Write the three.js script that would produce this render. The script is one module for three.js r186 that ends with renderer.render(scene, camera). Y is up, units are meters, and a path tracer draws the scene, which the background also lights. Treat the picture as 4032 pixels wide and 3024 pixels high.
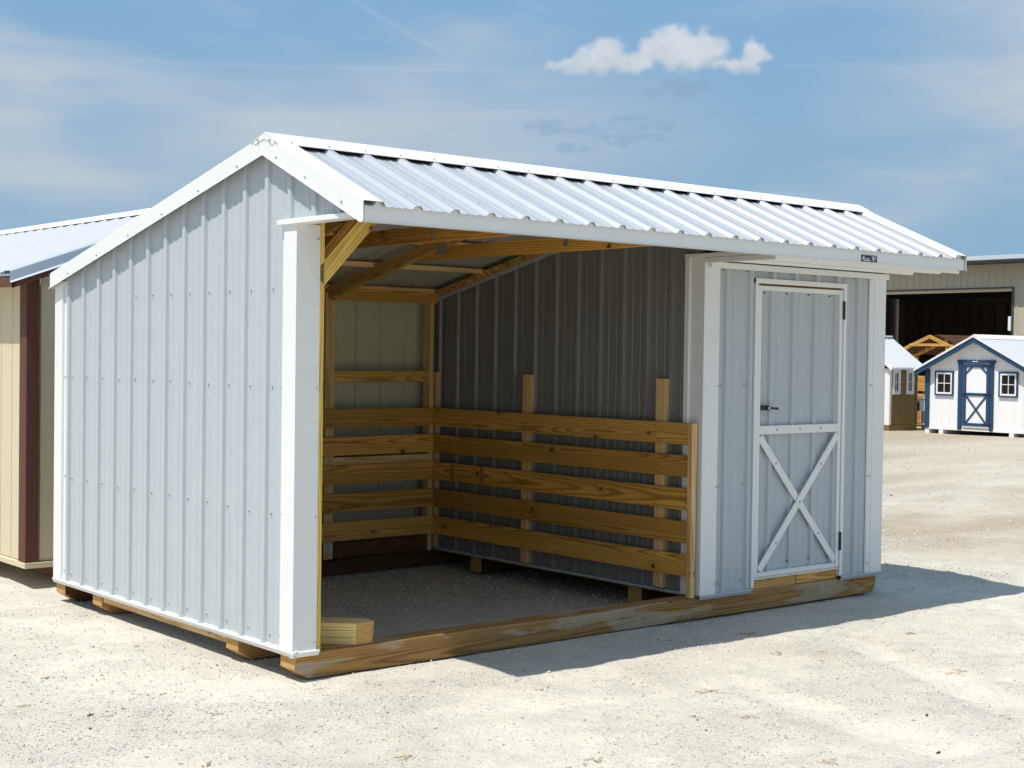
import * as THREE from 'three';
import { RoundedBoxGeometry } from 'three/addons/geometries/RoundedBoxGeometry.js';
import { mergeGeometries } from 'three/addons/utils/BufferGeometryUtils.js';

// ------------------------------------------------------------------ camera, sun, exposure
const scene = new THREE.Scene();
const camera = new THREE.PerspectiveCamera(29.39, 4 / 3, 0.05, 2000);
camera.position.set(-3.9023, 1.681, 6.3756);
camera.rotation.set(-0.02082, -0.69602, 0.013565, 'YXZ');
camera.updateMatrixWorld(true);
const renderer = new THREE.WebGLRenderer({ antialias: true });
renderer.toneMapping = THREE.LinearToneMapping;
renderer.toneMappingExposure = 1.18;
renderer.shadowMap.enabled = true;

const SUN = new THREE.Vector3(-0.455, 1, 0.02).normalize();
const sun = new THREE.DirectionalLight(new THREE.Color(1.0, 0.955, 0.885), 4.4);
sun.position.copy(SUN).multiplyScalar(60);
sun.castShadow = true;
sun.shadow.mapSize.set(4096, 4096);
Object.assign(sun.shadow.camera, { left: -14, right: 40, top: 30, bottom: -30, near: 1, far: 140 });
scene.add(sun, sun.target);

// ------------------------------------------------------------------ noise
let seed = 12345;
const rnd = () => { seed = (seed * 1664525 + 1013904223) >>> 0; return seed / 4294967296; };
const rr = (a, b) => a + (b - a) * rnd();
const HT = new Float32Array(65536); for (let i = 0; i < 65536; i++) { let h = Math.imul(i, 374761393) + 1013904223; h = Math.imul(h ^ (h >>> 13), 1274126177); h = Math.imul(h ^ (h >>> 15), 668265263); HT[i] = ((h ^ (h >>> 16)) >>> 0) / 4294967296; }
const hash = (x, y) => HT[((y & 255) << 8) | (x & 255)];
function vnoise(x, y, px = 0, py = 0) {          // value noise; px, py: period in cells (0 = none)
  let xi = Math.floor(x), yi = Math.floor(y); const fx = x - xi, fy = y - yi;
  let x1 = xi + 1, y1 = yi + 1;
  if (px) { xi = ((xi % px) + px) % px; x1 = ((x1 % px) + px) % px; }
  if (py) { yi = ((yi % py) + py) % py; y1 = ((y1 % py) + py) % py; }
  const u = fx * fx * (3 - 2 * fx), v = fy * fy * (3 - 2 * fy);
  const a = hash(xi, yi), b = hash(x1, yi), c = hash(xi, y1), d = hash(x1, y1);
  return a + (b - a) * u + (c - a + (a - b - c + d) * u) * v;
}
function fbm(x, y, o = 5, px = 0, py = 0) { let s = 0, a = 0.5, f = 1, n = 0; for (let i = 0; i < o; i++) { s += a * vnoise(x * f + i * 17.3 * (px ? 0 : 1), y * f + i * 9.1 * (py ? 0 : 1), px * f, py * f); n += a; a *= 0.5; f *= 2; } return s / n; }
const sm = (a, b, x) => { const t = Math.min(1, Math.max(0, (x - a) / (b - a))); return t * t * (3 - 2 * t); };
const mix = (a, b, t) => a + (b - a) * t;
const lin = (c) => c.map((v) => { v /= 255; return v <= 0.04045 ? v / 12.92 : ((v + 0.055) / 1.055) ** 2.4; });

// ------------------------------------------------------------------ sky: air, thin cirrus, small cumulus, two contrails
{
  const W = 4096, H = 2048, data = new Float32Array(W * H * 4);
  const ex = (v) => lin(v).map((x) => x / 1.2), C = { zen: ex([116, 163, 210]), blue: ex([134, 176, 214]), low: ex([142, 180, 208]), hor: ex([172, 197, 211]), haze: ex([190, 202, 215]), white: ex([226, 229, 233]), base: ex([196, 206, 218]), grey: ex([140, 170, 200]) };
  const az0 = Math.atan2(-0.769, 0.639);                       // azimuth of the view, atan2(z, x)
  const puffs = [[6.35, 11.75, 1.5, 0.85], [7.3, 11.6, 0.95, 0.75], [5.3, 11.5, 0.8, 0.45], [3.55, 11.4, 0.95, 0.68], [2.6, 11.1, 1.0, 0.4], [4.5, 11.15, 1.0, 0.35], [8.75, 11.1, 0.9, 0.32], [9.4, 11.4, 0.42, 0.6], [1.7, 11.0, 0.6, 0.22]];
  const veils = [[2.6, 8.75, 2.4, 0.36], [5.0, 8.95, 1.6, 0.3], [1.0, 8.85, 0.7, 0.3], [4.3, 8.35, 2.2, 0.26], [2.0, 8.0, 1.5, 0.22], [7.5, 9.4, 1.0, 0.16], [9.2, 9.25, 0.5, 0.14], [6.4, 10.2, 1.6, 0.4]];
  const c = [0, 0, 0];
  function skyAt(az, el) {
    let a = az - az0; a = Math.atan2(Math.sin(a), Math.cos(a)) * 57.2958; const e = el * 57.2958, up = Math.max(0, e);
    for (let k = 0; k < 3; k++) { const x = mix(C.hor[k], C.low[k], sm(0, 3, up)); c[k] = mix(mix(x, C.blue[k], sm(4, 15, up)), C.zen[k], sm(14, 70, up)); }
    // thin cirrus veil, drawn out sideways into fine streaks
    const wx = a * 0.09 + 2.2 * vnoise(a * 0.05, e * 0.12), n = fbm(wx + 31, e * 0.26 + 7 + a * 0.012, 5), st = fbm(a * 0.16 + e * 0.25 + 91, e * 2.4 - a * 0.10 + 3, 5);
    let veil = sm(0.36, 0.70, n) * (0.85 - 0.4 * sm(18, 60, up));
    veil += 0.8 * Math.exp(-(((e - 8.4 - 0.04 * a) / 2.1) ** 2)) * sm(17, 2, Math.abs(a + 5));
    veil += 0.42 * Math.exp(-(((e - 9.6) / 1.5) ** 2)) * sm(9, 17, a) * sm(34, 20, a);
    veil *= (0.84 + 0.3 * sm(0.25, 0.75, st)) * sm(1.5, 6, up);
    veil = Math.min(0.95, Math.max(0, veil));
    for (let k = 0; k < 3; k++) c[k] = mix(c[k], C.haze[k], veil);
    // far small cumulus in the view, and a few more of the same kind all round
    let d = 0, g = 0, dv = 0;
    if (a > -2 && a < 13 && e > 6.5 && e < 14) {
      const dw = (fbm(a * 2.3 + 17, e * 3.6 + 9, 6) - 0.5) * 0.9; dv = (fbm(a * 2.3 + 61, e * 3.6 + 31, 6) - 0.5) * 0.8;
      for (const [pa, pe, ra, re] of puffs) { const q = 1 - (((a + dw - pa) / ra) ** 2 + ((e + dv - pe) / re) ** 2) * 0.8; if (q > d) d = q; }
      for (const [pa, pe, ra, re] of veils) { const q = 1 - (((a + dw * 1.3 - pa) / ra) ** 2 + ((e + dv - pe) / re) ** 2); if (q > g) g = q; }
      if (g > 0) g = sm(0.0, 0.6, g) * 0.55 * sm(0.36, 0.6, fbm(a * 1.5 + 7, e * 3, 5));
    } else if (up > 5 && up < 40 && Math.abs(a) > 24) d = Math.max(0, (fbm(a * 0.22 + 3, e * 0.5 + 77, 5) - 0.68) * 5);
    for (let k = 0; k < 3; k++) c[k] = mix(c[k], C.grey[k], Math.max(0, g));
    if (d > 0) {
      const flat = Math.abs(a) < 24 ? sm(10.5, 11.2, e + 0.3 * dv) : 1, body = (0.35 * sm(-0.05, 0.35, d) + 0.65 * sm(0.05, 0.8, d)) * flat, top = Math.min(1, Math.max(0, 0.55 * sm(10.7, 12.2, e + dv) + 0.9 * (fbm(a * 2.0 + 70, e * 3.4 + 40, 5) - 0.3)));
      for (let k = 0; k < 3; k++) c[k] = mix(c[k], mix(C.base[k], C.white[k], top), body * 0.93);
    }
    // contrails
    const t1 = Math.abs((e - 12.9) + (a + 5.4) * 0.53) * 0.88, on1 = sm(-7.5, -6, a) * sm(-1.6, -3.2, a);
    const t2 = Math.abs(e - 10.9 - 0.012 * a), on2 = sm(-18, -14, a) * sm(1.6, 0.9, a) + 0.6 * sm(10.2, 11, a) * sm(15, 12, a);
    const tr = 0.16 * Math.exp(-((t1 / 0.055) ** 2)) * on1 + 0.13 * Math.exp(-((t2 / 0.05) ** 2)) * on2;
    for (let k = 0; k < 3; k++) c[k] = mix(c[k], C.white[k], tr);
    // the air is brighter round the sun
    const ds = Math.max(0, Math.cos(el) * Math.cos(az) * SUN.x + Math.sin(el) * SUN.y + Math.cos(el) * Math.sin(az) * SUN.z), glow = 0.4 * ds ** 24 + 0.18 * ds ** 5;
    c[0] += glow; c[1] += glow; c[2] += glow * 0.95;
  }
  const AZ = (i) => ((i + 0.5) / W - 0.5) * 2 * Math.PI, EL = (j) => ((j + 0.5) / H - 0.5) * Math.PI, q = 4, gw = W / q, gh = H / q, co = new Float32Array(gw * gh * 3);
  for (let j = 0; j < gh; j++) for (let i = 0; i < gw; i++) { if (j < gh * 0.485) { c[0] = C.hor[0]; c[1] = C.hor[1]; c[2] = C.hor[2]; } else skyAt(AZ(i * q + 1.5), EL(j * q + 1.5)); co.set(c, (j * gw + i) * 3); }
  for (let j = 0; j < H; j++) for (let i = 0; i < W; i++) {
    const o = (j * W + i) * 4, el = EL(j); let a = AZ(i) - az0; if (a > Math.PI) a -= 2 * Math.PI; if (a < -Math.PI) a += 2 * Math.PI;
    if (Math.abs(a) < 0.45 && el > -0.02 && el < 0.32) { skyAt(AZ(i), el); data[o] = c[0]; data[o + 1] = c[1]; data[o + 2] = c[2]; }
    else {                                                       // away from the view a quarter of the resolution is enough
      const x = (i - 1.5) / q, y = Math.min(gh - 1.001, Math.max(0, (j - 1.5) / q)), x0 = Math.floor(x), y0 = Math.floor(y), fx = x - x0, fy = y - y0, xa = (x0 + gw) % gw, xb = (x0 + 1 + gw) % gw, y1 = Math.min(gh - 1, y0 + 1);
      for (let k = 0; k < 3; k++) data[o + k] = mix(mix(co[(y0 * gw + xa) * 3 + k], co[(y0 * gw + xb) * 3 + k], fx), mix(co[(y1 * gw + xa) * 3 + k], co[(y1 * gw + xb) * 3 + k], fx), fy);
    }
    data[o + 3] = 1;
  }
  const t = new THREE.DataTexture(data, W, H, THREE.RGBAFormat, THREE.FloatType);
  t.mapping = THREE.EquirectangularReflectionMapping; t.magFilter = t.minFilter = THREE.LinearFilter; t.needsUpdate = true;
  scene.background = t; scene.environment = t;
}

// ------------------------------------------------------------------ helpers: naming, grouping
const taken = {};
function numbered(n) { const k = (taken[n] = (taken[n] ?? -1) + 1); return k ? n + '_' + String(k).padStart(3, '0') : n; }
function thing(name, label, category, base = [0, 0, 0], group) {
  const o = new THREE.Group(); o.name = numbered(name); o.position.set(...base); o.wb = base.slice();
  o.userData = { label, category }; if (group) o.userData.group = group; scene.add(o); return o;
}
function sub(parent, name, base) {                              // a part that has sub-parts
  const o = new THREE.Group(); o.name = name; const b = parent.wb; o.position.set(base[0] - b[0], base[1] - b[1], base[2] - b[2]); o.wb = base.slice(); parent.add(o); return o;
}
function put(parent, name, geo, mat, kind, label) {             // geo is in world metres; it is moved into its parent's frame
  const b = parent.wb ?? [0, 0, 0]; geo.translate(-b[0], -b[1], -b[2]);
  const m = new THREE.Mesh(geo, mat); m.name = parent === scene ? numbered(name) : name; m.castShadow = m.receiveShadow = true;
  if (kind) m.userData.kind = kind; if (label) m.userData.label = label; parent.add(m); return m;
}

// ------------------------------------------------------------------ textures
function dataTex(W, H, fn, srgb = true, rep = true) {
  const d = new Uint8Array(W * H * 4), c = [0, 0, 0];
  for (let j = 0; j < H; j++) for (let i = 0; i < W; i++) { fn(i, j, c); const o = (j * W + i) * 4; d[o] = c[0]; d[o + 1] = c[1]; d[o + 2] = c[2]; d[o + 3] = 255; }
  const t = new THREE.DataTexture(d, W, H); t.magFilter = THREE.LinearFilter; t.minFilter = THREE.LinearMipmapLinearFilter; t.generateMipmaps = true;
  if (rep) t.wrapS = t.wrapT = THREE.RepeatWrapping; if (srgb) t.colorSpace = THREE.SRGBColorSpace; t.needsUpdate = true; return t;
}
const WL = 3.2, WW = 0.28;                                       // a wood texture spans 3.2 m along the grain and 0.28 m across
function woodTex(s, { early, late, knotc, ring = 0.0095, knots = 5, pith = 0.05, slope = 0.035, streak = 0.12, stain = 0 }) {
  const W = 2048, H = 160, K = []; let q = s * 7919 + 13; const R = () => { q = (q * 1664525 + 1013904223) >>> 0; return q / 4294967296; };
  for (let k = 0; k < knots; k++) K.push([R() * WL, R() * WW, 0.006 + R() * 0.011, 0.6 + R() * 0.8]);
  const v0 = WW * (0.3 + 0.4 * R()), so = R() * 100;
  return dataTex(W, H, (i, j, c) => {
    const u = (i / W) * WL, v = (j / H) * WW;
    const bow = 0.05 * (vnoise(u * 0.7 + so, 3.3) - 0.5) + 0.02 * (vnoise(u * 2.1 + so, 8.1) - 0.5);
    const dep = pith * (0.4 + 1.4 * vnoise(u * 0.55 + so, 19)) + slope * (vnoise(u * 1.4 + so, 41) - 0.5);
    let dv = v - v0 - bow, wob = 0.004 * (fbm(u * 5 + so, v * 26, 3) - 0.5), kn = 0, core = 0;
    for (const [ku, kv, kr, el] of K) {
      let du = u - ku; if (du > WL / 2) du -= WL; if (du < -WL / 2) du += WL;
      const e = ((du / (kr * 4.2 * el)) ** 2 + ((v - kv) / (kr * 1.9)) ** 2); wob += 0.021 * Math.exp(-e) * (v > kv ? 1 : -1) * Math.min(1, Math.abs(v - kv) / kr);
      const k2 = Math.sqrt((du / (kr * 1.25)) ** 2 + ((v - kv) / kr) ** 2); kn = Math.max(kn, sm(1.25, 0.7, k2)); core = Math.max(core, sm(1.0, 0.15, k2) * (0.6 + 0.4 * Math.cos(k2 * 14)));
      kn = Math.max(kn, 0.45 * Math.exp(-e * 1.6));
    }
    const r = Math.sqrt(dv * dv + dep * dep) + wob, ph = r / ring + 0.3 * fbm(u * 2 + so, v * 30, 2);
    let t = ph - Math.floor(ph); t = t < 0.72 ? (t / 0.72) ** 2.6 : 1 - sm(0.72, 1.0, t);
    const fib = fbm(u * 9 + so, v * 420, 3) - 0.5, tone = (fbm(u * 0.8 + so, v * 9, 3) - 0.5) * 2 * streak, st = stain ? sm(0.55, 0.64, fbm(u * 3.5 + so * 3, v * 12 + 5, 5)) * stain * (0.6 + 0.5 * fbm(u * 30, v * 40, 3)) : 0;
    for (let k = 0; k < 3; k++) { let x = mix(early[k], late[k], Math.min(1, t * 0.8)); x *= 1 + fib * 0.2 + tone; x = mix(x, knotc[k], Math.min(1, kn * 0.7 + core * 0.55)); x = mix(x, [168, 160, 146][k], st); c[k] = Math.max(0, Math.min(255, x)); }
  });
}
const AMBER = { early: [214, 166, 82], late: [150, 100, 40], knotc: [64, 34, 14] };
const PALE = { early: [220, 182, 126], late: [184, 138, 84], knotc: [92, 52, 26], ring: 0.013, knots: 4, streak: 0.06 };
const BROWN = { early: [206, 160, 88], late: [146, 100, 46], knotc: [62, 34, 16], streak: 0.14 };
const YELLOW = { early: [228, 198, 104], late: [184, 140, 58], knotc: [80, 46, 20], ring: 0.012, knots: 3 };
const CREAM = { early: [224, 200, 138], late: [186, 148, 82], knotc: [80, 46, 20], ring: 0.009, knots: 1 };
const SKID = { early: [174, 130, 72], late: [112, 74, 36], knotc: [66, 44, 26], ring: 0.0085, knots: 6, streak: 0.2, stain: 0.0 };
const endTex = dataTex(256, 256, (i, j, c) => {
  const x = i / 256 * 0.3 - 0.06, y = j / 256 * 0.3 - 0.09, r = Math.hypot(x, y) + 0.004 * fbm(i / 20, j / 20, 3), ph = r / 0.008; let t = ph - Math.floor(ph); t = t < 0.7 ? (t / 0.7) ** 2 : 1 - sm(0.7, 1, t);
  const n = fbm(i / 6, j / 6, 3) - 0.5; c[0] = 206 - 56 * t + n * 30; c[1] = 166 - 58 * t + n * 28; c[2] = 100 - 48 * t + n * 22;
});
const std = (o) => new THREE.MeshStandardMaterial(o);
const woodMat = (tex, rough = 0.75, col = 0xffffff) => std({ map: tex, roughness: rough, color: col });
const ENDM = std({ map: endTex, roughness: 0.85 });
const amber = [1, 2, 3, 4, 5, 6, 7].map((s) => [woodMat(woodTex(s, { ...AMBER, knots: 3 + (s * 3) % 6, pith: 0.02 + 0.02 * (s % 4), ring: 0.0085 + 0.0012 * (s % 4) }), 0.62, [0xffffff, 0xece2d0, 0xfff6e2, 0xe2d6c2, 0xfdf6ea, 0xf0e4c8, 0xdfd6c4][s - 1]), ENDM]);
const pale = [21, 22, 23].map((s) => [woodMat(woodTex(s, PALE)), ENDM]);
const brown = [31, 32, 33].map((s) => [woodMat(woodTex(s, BROWN)), ENDM]);
const yellow = [woodMat(woodTex(41, YELLOW), 0.7), ENDM];
const cream = [woodMat(woodTex(45, CREAM), 0.75), ENDM];
const OLD_SHADEW = [woodMat(woodTex(54, { ...SKID, streak: 0.3 }), 0.85, 0x857862), ENDM];
const skidM = [[woodMat(woodTex(51, SKID), 0.8), ENDM], [woodMat(woodTex(52, SKID), 0.8), ENDM]];

// box timber, grain along axis ax; lightly eased edges; side and end faces have their own material
function timber(ax, x0, x1, y0, y1, z0, z1, r = 0.0025) {
  const dx = x1 - x0, dy = y1 - y0, dz = z1 - z0; r = Math.min(r, dx / 3, dy / 3, dz / 3);
  const g0 = new RoundedBoxGeometry(dx, dy, dz, 1, r), p = g0.attributes.position, n = g0.attributes.normal;
  const side = [], end = [], L = [dx, dy, dz], ou = L[ax] < WL ? rr(0, 1 - L[ax] / WL) : rr(0, 1), ov = rr(0, 0.1);
  for (let t = 0; t < p.count; t += 3) {
    const m = [0, 0, 0]; for (let k = 0; k < 3; k++) { m[0] += n.getX(t + k); m[1] += n.getY(t + k); m[2] += n.getZ(t + k); }
    let d = 0; for (let k = 1; k < 3; k++) if (Math.abs(m[k]) > Math.abs(m[d])) d = k;
    (d === ax ? end : side).push([t, d]);
  }
  const P = [], N = [], U = [];
  for (const list of [side, end]) for (const [t, d] of list) for (let k = 0; k < 3; k++) {
    const q = [p.getX(t + k), p.getY(t + k), p.getZ(t + k)]; P.push(...q); N.push(n.getX(t + k), n.getY(t + k), n.getZ(t + k));
    if (d === ax) { const o = [0, 1, 2].filter((e) => e !== ax); U.push(q[o[0]] / 0.3 + 0.3 + ou, q[o[1]] / 0.3 + 0.3); }
    else { const c = 3 - ax - d; U.push((q[ax] + L[ax] / 2) / WL + ou, (q[c] + L[c] / 2) / WW + (d % 2 ? 0.03 : 0.24) + ov); }
  }
  const g = new THREE.BufferGeometry();
  g.setAttribute('position', new THREE.Float32BufferAttribute(P, 3)); g.setAttribute('normal', new THREE.Float32BufferAttribute(N, 3)); g.setAttribute('uv', new THREE.Float32BufferAttribute(U, 2));
  g.addGroup(0, side.length * 3, 0); g.addGroup(side.length * 3, end.length * 3, 1);
  g.translate((x0 + x1) / 2, (y0 + y1) / 2, (z0 + z1) / 2); return g;
}
// timber of section w x t between two points; up: direction of the width w
function strut(a, b, w, t, up) {
  const A = new THREE.Vector3(...a), B = new THREE.Vector3(...b), L = A.distanceTo(B), g = timber(0, -L / 2, L / 2, -w / 2, w / 2, -t / 2, t / 2);
  const X = B.clone().sub(A).normalize(), Y = new THREE.Vector3(...up); Y.addScaledVector(X, -Y.dot(X)).normalize(); const Z = X.clone().cross(Y);
  g.applyMatrix4(new THREE.Matrix4().makeBasis(X, Y, Z).setPosition(A.add(B).multiplyScalar(0.5))); return g;
}
const box = (x0, x1, y0, y1, z0, z1, r = 0) => (r ? new RoundedBoxGeometry(x1 - x0, y1 - y0, z1 - z0, 2, Math.min(r, (x1 - x0) / 2.2, (y1 - y0) / 2.2, (z1 - z0) / 2.2)) : new THREE.BoxGeometry(x1 - x0, y1 - y0, z1 - z0)).translate((x0 + x1) / 2, (y0 + y1) / 2, (z0 + z1) / 2);

// ribbed metal sheet: 9 inch pitch, 19 mm ribs, two low ribs between
const PITCH = 0.2286;
function profile(u0, u1, phase, pitch = PITCH, hi = 0.019, minor = true, wide = 0) {
  const pts = [], s = pitch / PITCH, k0 = Math.floor((u0 - phase) / pitch) - 1, k1 = Math.ceil((u1 - phase) / pitch) + 1;
  for (let k = k0; k <= k1; k++) {
    const c = phase + k * pitch;
    pts.push([c - 0.029 * s - wide, 0], [c - 0.0245 * s - wide, 0.0012], [c - 0.0165 * s, hi * 0.94], [c - 0.0135 * s, hi], [c + 0.0135 * s, hi], [c + 0.0165 * s, hi * 0.94], [c + 0.0245 * s + wide, 0.0012], [c + 0.029 * s + wide, 0]);
    if (minor) for (const m of [c + 0.0762 * s, c + 0.1524 * s]) pts.push([m - 0.011, 0], [m - 0.007, 0.0028], [m + 0.007, 0.0028], [m + 0.011, 0]);
  }
  const at = (u) => { for (let i = 1; i < pts.length; i++) if (pts[i][0] >= u) { const [a, ha] = pts[i - 1], [b, hb] = pts[i]; return mix(ha, hb, (u - a) / (b - a)); } return 0; };
  return [[u0, at(u0)], ...pts.filter(([u]) => u > u0 + 1e-4 && u < u1 - 1e-4), [u1, at(u1)]];
}
function sheet(prof, lo, hi, place, t = 0.0012) {                // place(u, v, h) -> [x, y, z]; outer face is material 0, inner face 1
  const P = [], U = [], f = (u, v, h) => { P.push(...place(u, v, h)); U.push(u, v); };
  const quad = (a, b, c, d) => { for (const q of [a, b, c, a, c, d]) f(...q); };
  const L = typeof lo === 'function' ? lo : () => lo, H = typeof hi === 'function' ? hi : () => hi, n = prof.length;
  for (let i = 1; i < n; i++) { const [a, ha] = prof[i - 1], [b, hb] = prof[i]; quad([a, L(a), ha], [b, L(b), hb], [b, H(b), hb], [a, H(a), ha]); }
  for (let i = 1; i < n; i++) { const [a, ha] = prof[i - 1], [b, hb] = prof[i]; quad([b, L(b), hb], [a, L(a), ha], [a, L(a), ha - t], [b, L(b), hb - t]); quad([a, H(a), ha], [b, H(b), hb], [b, H(b), hb - t], [a, H(a), ha - t]); }
  for (const [i, s] of [[0, 0], [n - 1, 1]]) { const [a, h] = prof[i]; if (s) quad([a, L(a), h], [a, L(a), h - t], [a, H(a), h - t], [a, H(a), h]); else quad([a, L(a), h - t], [a, L(a), h], [a, H(a), h], [a, H(a), h - t]); }
  const outer = P.length / 3;
  for (let i = 1; i < n; i++) { const [a, ha] = prof[i - 1], [b, hb] = prof[i]; quad([b, L(b), hb - t], [a, L(a), ha - t], [a, H(a), ha - t], [b, H(b), hb - t]); }
  const g = new THREE.BufferGeometry(); g.setAttribute('position', new THREE.Float32BufferAttribute(P, 3)); g.setAttribute('uv', new THREE.Float32BufferAttribute(U, 2)); g.computeVertexNormals();
  g.addGroup(0, outer, 0); g.addGroup(outer, P.length / 3 - outer, 1); return g;
}
// folded trim: polyline in the (a, b) plane given thickness and drawn out along s
function fold(pts, s0, s1, place, t = 0.0016) {
  const off = pts.map(([a, b], i) => {
    const p = pts[Math.max(0, i - 1)], q = pts[Math.min(pts.length - 1, i + 1)]; let dx = q[0] - p[0], dy = q[1] - p[1]; const l = Math.hypot(dx, dy) || 1; return [a + (-dy / l) * t, b + (dx / l) * t];
  });
  const ring = [...pts, ...off.reverse()], n = ring.length, P = [], U = [];
  const f = (k, s) => { P.push(...place(ring[k][0], ring[k][1], s)); U.push(s, k * 0.05); };
  for (let k = 0; k < n; k++) { const m = (k + 1) % n; for (const [e, s] of [[k, s0], [m, s0], [m, s1], [k, s0], [m, s1], [k, s1]]) f(e, s); }
  const h = pts.length;
  for (let k = 0; k < h - 1; k++) { const a = k, b = k + 1, c = n - 2 - k, d = n - 1 - k; for (const s of [s0, s1]) for (const e of [a, b, c, a, c, d]) f(e, s); }
  const g = new THREE.BufferGeometry(); g.setAttribute('position', new THREE.Float32BufferAttribute(P, 3)); g.setAttribute('uv', new THREE.Float32BufferAttribute(U, 2)); g.computeVertexNormals(); return g;
}
// hex-head screws with washers, merged (each about a pixel): [position, outward normal]
const screwProto = mergeGeometries([new THREE.CylinderGeometry(0.0065, 0.0075, 0.003, 10).translate(0, 0.0015, 0), new THREE.CylinderGeometry(0.0045, 0.0045, 0.007, 6).translate(0, 0.0065, 0)]);
function screws(parent, list, mat, name = 'screws') {
  const Y = new THREE.Vector3(0, 1, 0), gs = list.map(([p, n]) => screwProto.clone().applyMatrix4(new THREE.Matrix4().makeRotationFromQuaternion(new THREE.Quaternion().setFromUnitVectors(Y, new THREE.Vector3(...n).normalize())).setPosition(...p)));
  return put(parent, name, mergeGeometries(gs), mat, 'stuff');
}

// ------------------------------------------------------------------ paints
// basis for shapes drawn in (z, y): extrusion runs towards -x
const ZY = (x) => new THREE.Matrix4().makeBasis(new THREE.Vector3(0, 0, 1), new THREE.Vector3(0, 1, 0), new THREE.Vector3(-1, 0, 0)).setPosition(x, 0, 0);
const dust = dataTex(512, 512, (i, j, c) => { const n = fbm(i / 512 * 12, j / 512 * 12, 5, 12, 12), s = fbm(i / 512 * 60, j / 512 * 8, 3, 60, 8); const v = 248 + 2.5 * (n - 0.5) * 2 + 2 * (s - 0.5); c[0] = Math.min(255, v + 1); c[1] = Math.min(255, v); c[2] = Math.min(255, v - 1); });
const oil = dataTex(512, 512, (i, j, c) => { const v = 255 * (0.75 * fbm(i / 512 * 9, j / 512 * 3, 3, 9, 3) + 0.25 * fbm(i / 512 * 128, j / 512 * 128, 2, 128, 128)); c[0] = c[1] = c[2] = v; }, false);
const metal = (rgb, o = {}) => std({ color: new THREE.Color().setRGB(...rgb), roughness: 0.42, metalness: 0, map: dust, bumpMap: oil, bumpScale: 0.00035, side: THREE.DoubleSide, ...o });
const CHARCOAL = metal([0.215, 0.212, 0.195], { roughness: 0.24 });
const GREY = metal([0.455, 0.5, 0.53]), WHITE = metal([0.78, 0.79, 0.78], { roughness: 0.36 }), PRIMER = metal([0.56, 0.535, 0.37], { roughness: 0.6 });
const ROOFM = metal([0.44, 0.465, 0.5], { roughness: 0.34, metalness: 0.15 }), ROOFW = metal([0.54, 0.56, 0.59]), UNDER = metal([0.46, 0.44, 0.375], { roughness: 0.5 });
const SCREWM = std({ color: new THREE.Color().setRGB(0.42, 0.45, 0.46), roughness: 0.4, metalness: 0.3 }), ZINC = std({ color: new THREE.Color().setRGB(0.42, 0.42, 0.4), roughness: 0.45, metalness: 0.85 });
const BLACK = std({ color: new THREE.Color().setRGB(0.012, 0.012, 0.013), roughness: 0.45 });
const NAILM = std({ color: new THREE.Color().setRGB(0.045, 0.035, 0.03), roughness: 0.6, metalness: 0.4 });


// ------------------------------------------------------------------ ground: pale crushed limestone, one sheet to the horizon
const TRACKS = [                                                 // dusty wheel tracks: [x0, z0, x1, z1, half width, strength]
  [1.9, 1.0, 0.9, 6.2, 0.16, 0.9], [3.4, 0.7, 1.5, 4.6, 0.13, 1.0], [5.4, 0.6, 2.6, 3.4, 0.12, 0.6], [-1.35, 0.6, -1.2, 3.4, 0.16, 0.9], [-2.4, -0.6, -1.5, 3.2, 0.15, 0.7], [-0.6, 0.9, 2.6, 1.5, 0.14, 0.7], [0.5, 2.4, -1.0, 2.9, 0.2, 0.5],
  [3.2, 0.2, 4.4, 0.65, 0.1, 0.6], [5.5, -1.2, 12, -0.4, 0.2, 0.7], [6, -3.0, 16, -5.2, 0.22, 0.8], [7, -5.0, 20, -6.0, 0.25, 0.6], [8, -1.6, 22, -9.5, 0.25, 0.6],
];
function track(x, z) {
  let m = 0;
  for (const [x0, z0, x1, z1, w, s] of TRACKS) {
    const dx = x1 - x0, dz = z1 - z0, l = dx * dx + dz * dz, t = Math.min(1, Math.max(0, ((x - x0) * dx + (z - z0) * dz) / l));
    const d0 = Math.hypot(x - x0 - dx * t, z - z0 - dz * t); if (d0 > w * 1.6 + 0.13) continue;
    const d = d0 + 0.25 * (vnoise(x * 0.7 + z * 0.2 + 3, z * 0.7 + 9) - 0.5);
    const e = sm(0, 0.12, t) * sm(1, 0.85, t); m = Math.max(m, s * e * sm(w * 1.6, w * 0.5, d) * (0.55 + 0.9 * fbm(x * 3, z * 3, 3) - 0.2));
  }
  return Math.max(0, Math.min(1, m));
}
function groundY(x, z) {
  const inShed = sm(-0.7, 0.1, x) * sm(5.7, 4.9, x) * sm(0.9, 0.15, z) * sm(-4.0, -3.2, z), far = sm(12, 60, Math.hypot(x, z));
  const n = (fbm(x * 0.5 + 20, z * 0.5 + 4, 4) - 0.5) * 0.05 + (fbm(x * 2.6, z * 2.6, 3) - 0.5) * 0.03 + (fbm(x * 8, z * 8, 2) - 0.5) * 0.017 * (1 - 0.6 * track(x, z));
  return mix(n * (1 - 0.68 * inShed) - 0.004 - 0.006 * inShed - 0.022 * track(x, z) * (1 - inShed), -0.02, far * 0.7);
}
function coords(a, b, dense, lo, hi) { const v = []; for (let x = a; x <= b + 1e-6; x += dense) v.push(x); let s = dense; for (let x = b; x < hi;) { s *= 1.16; x = Math.min(hi, x + s); v.push(x); } s = dense; for (let x = a; x > lo;) { s *= 1.16; x = Math.max(lo, x - s); v.unshift(x); } return v; }
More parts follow.
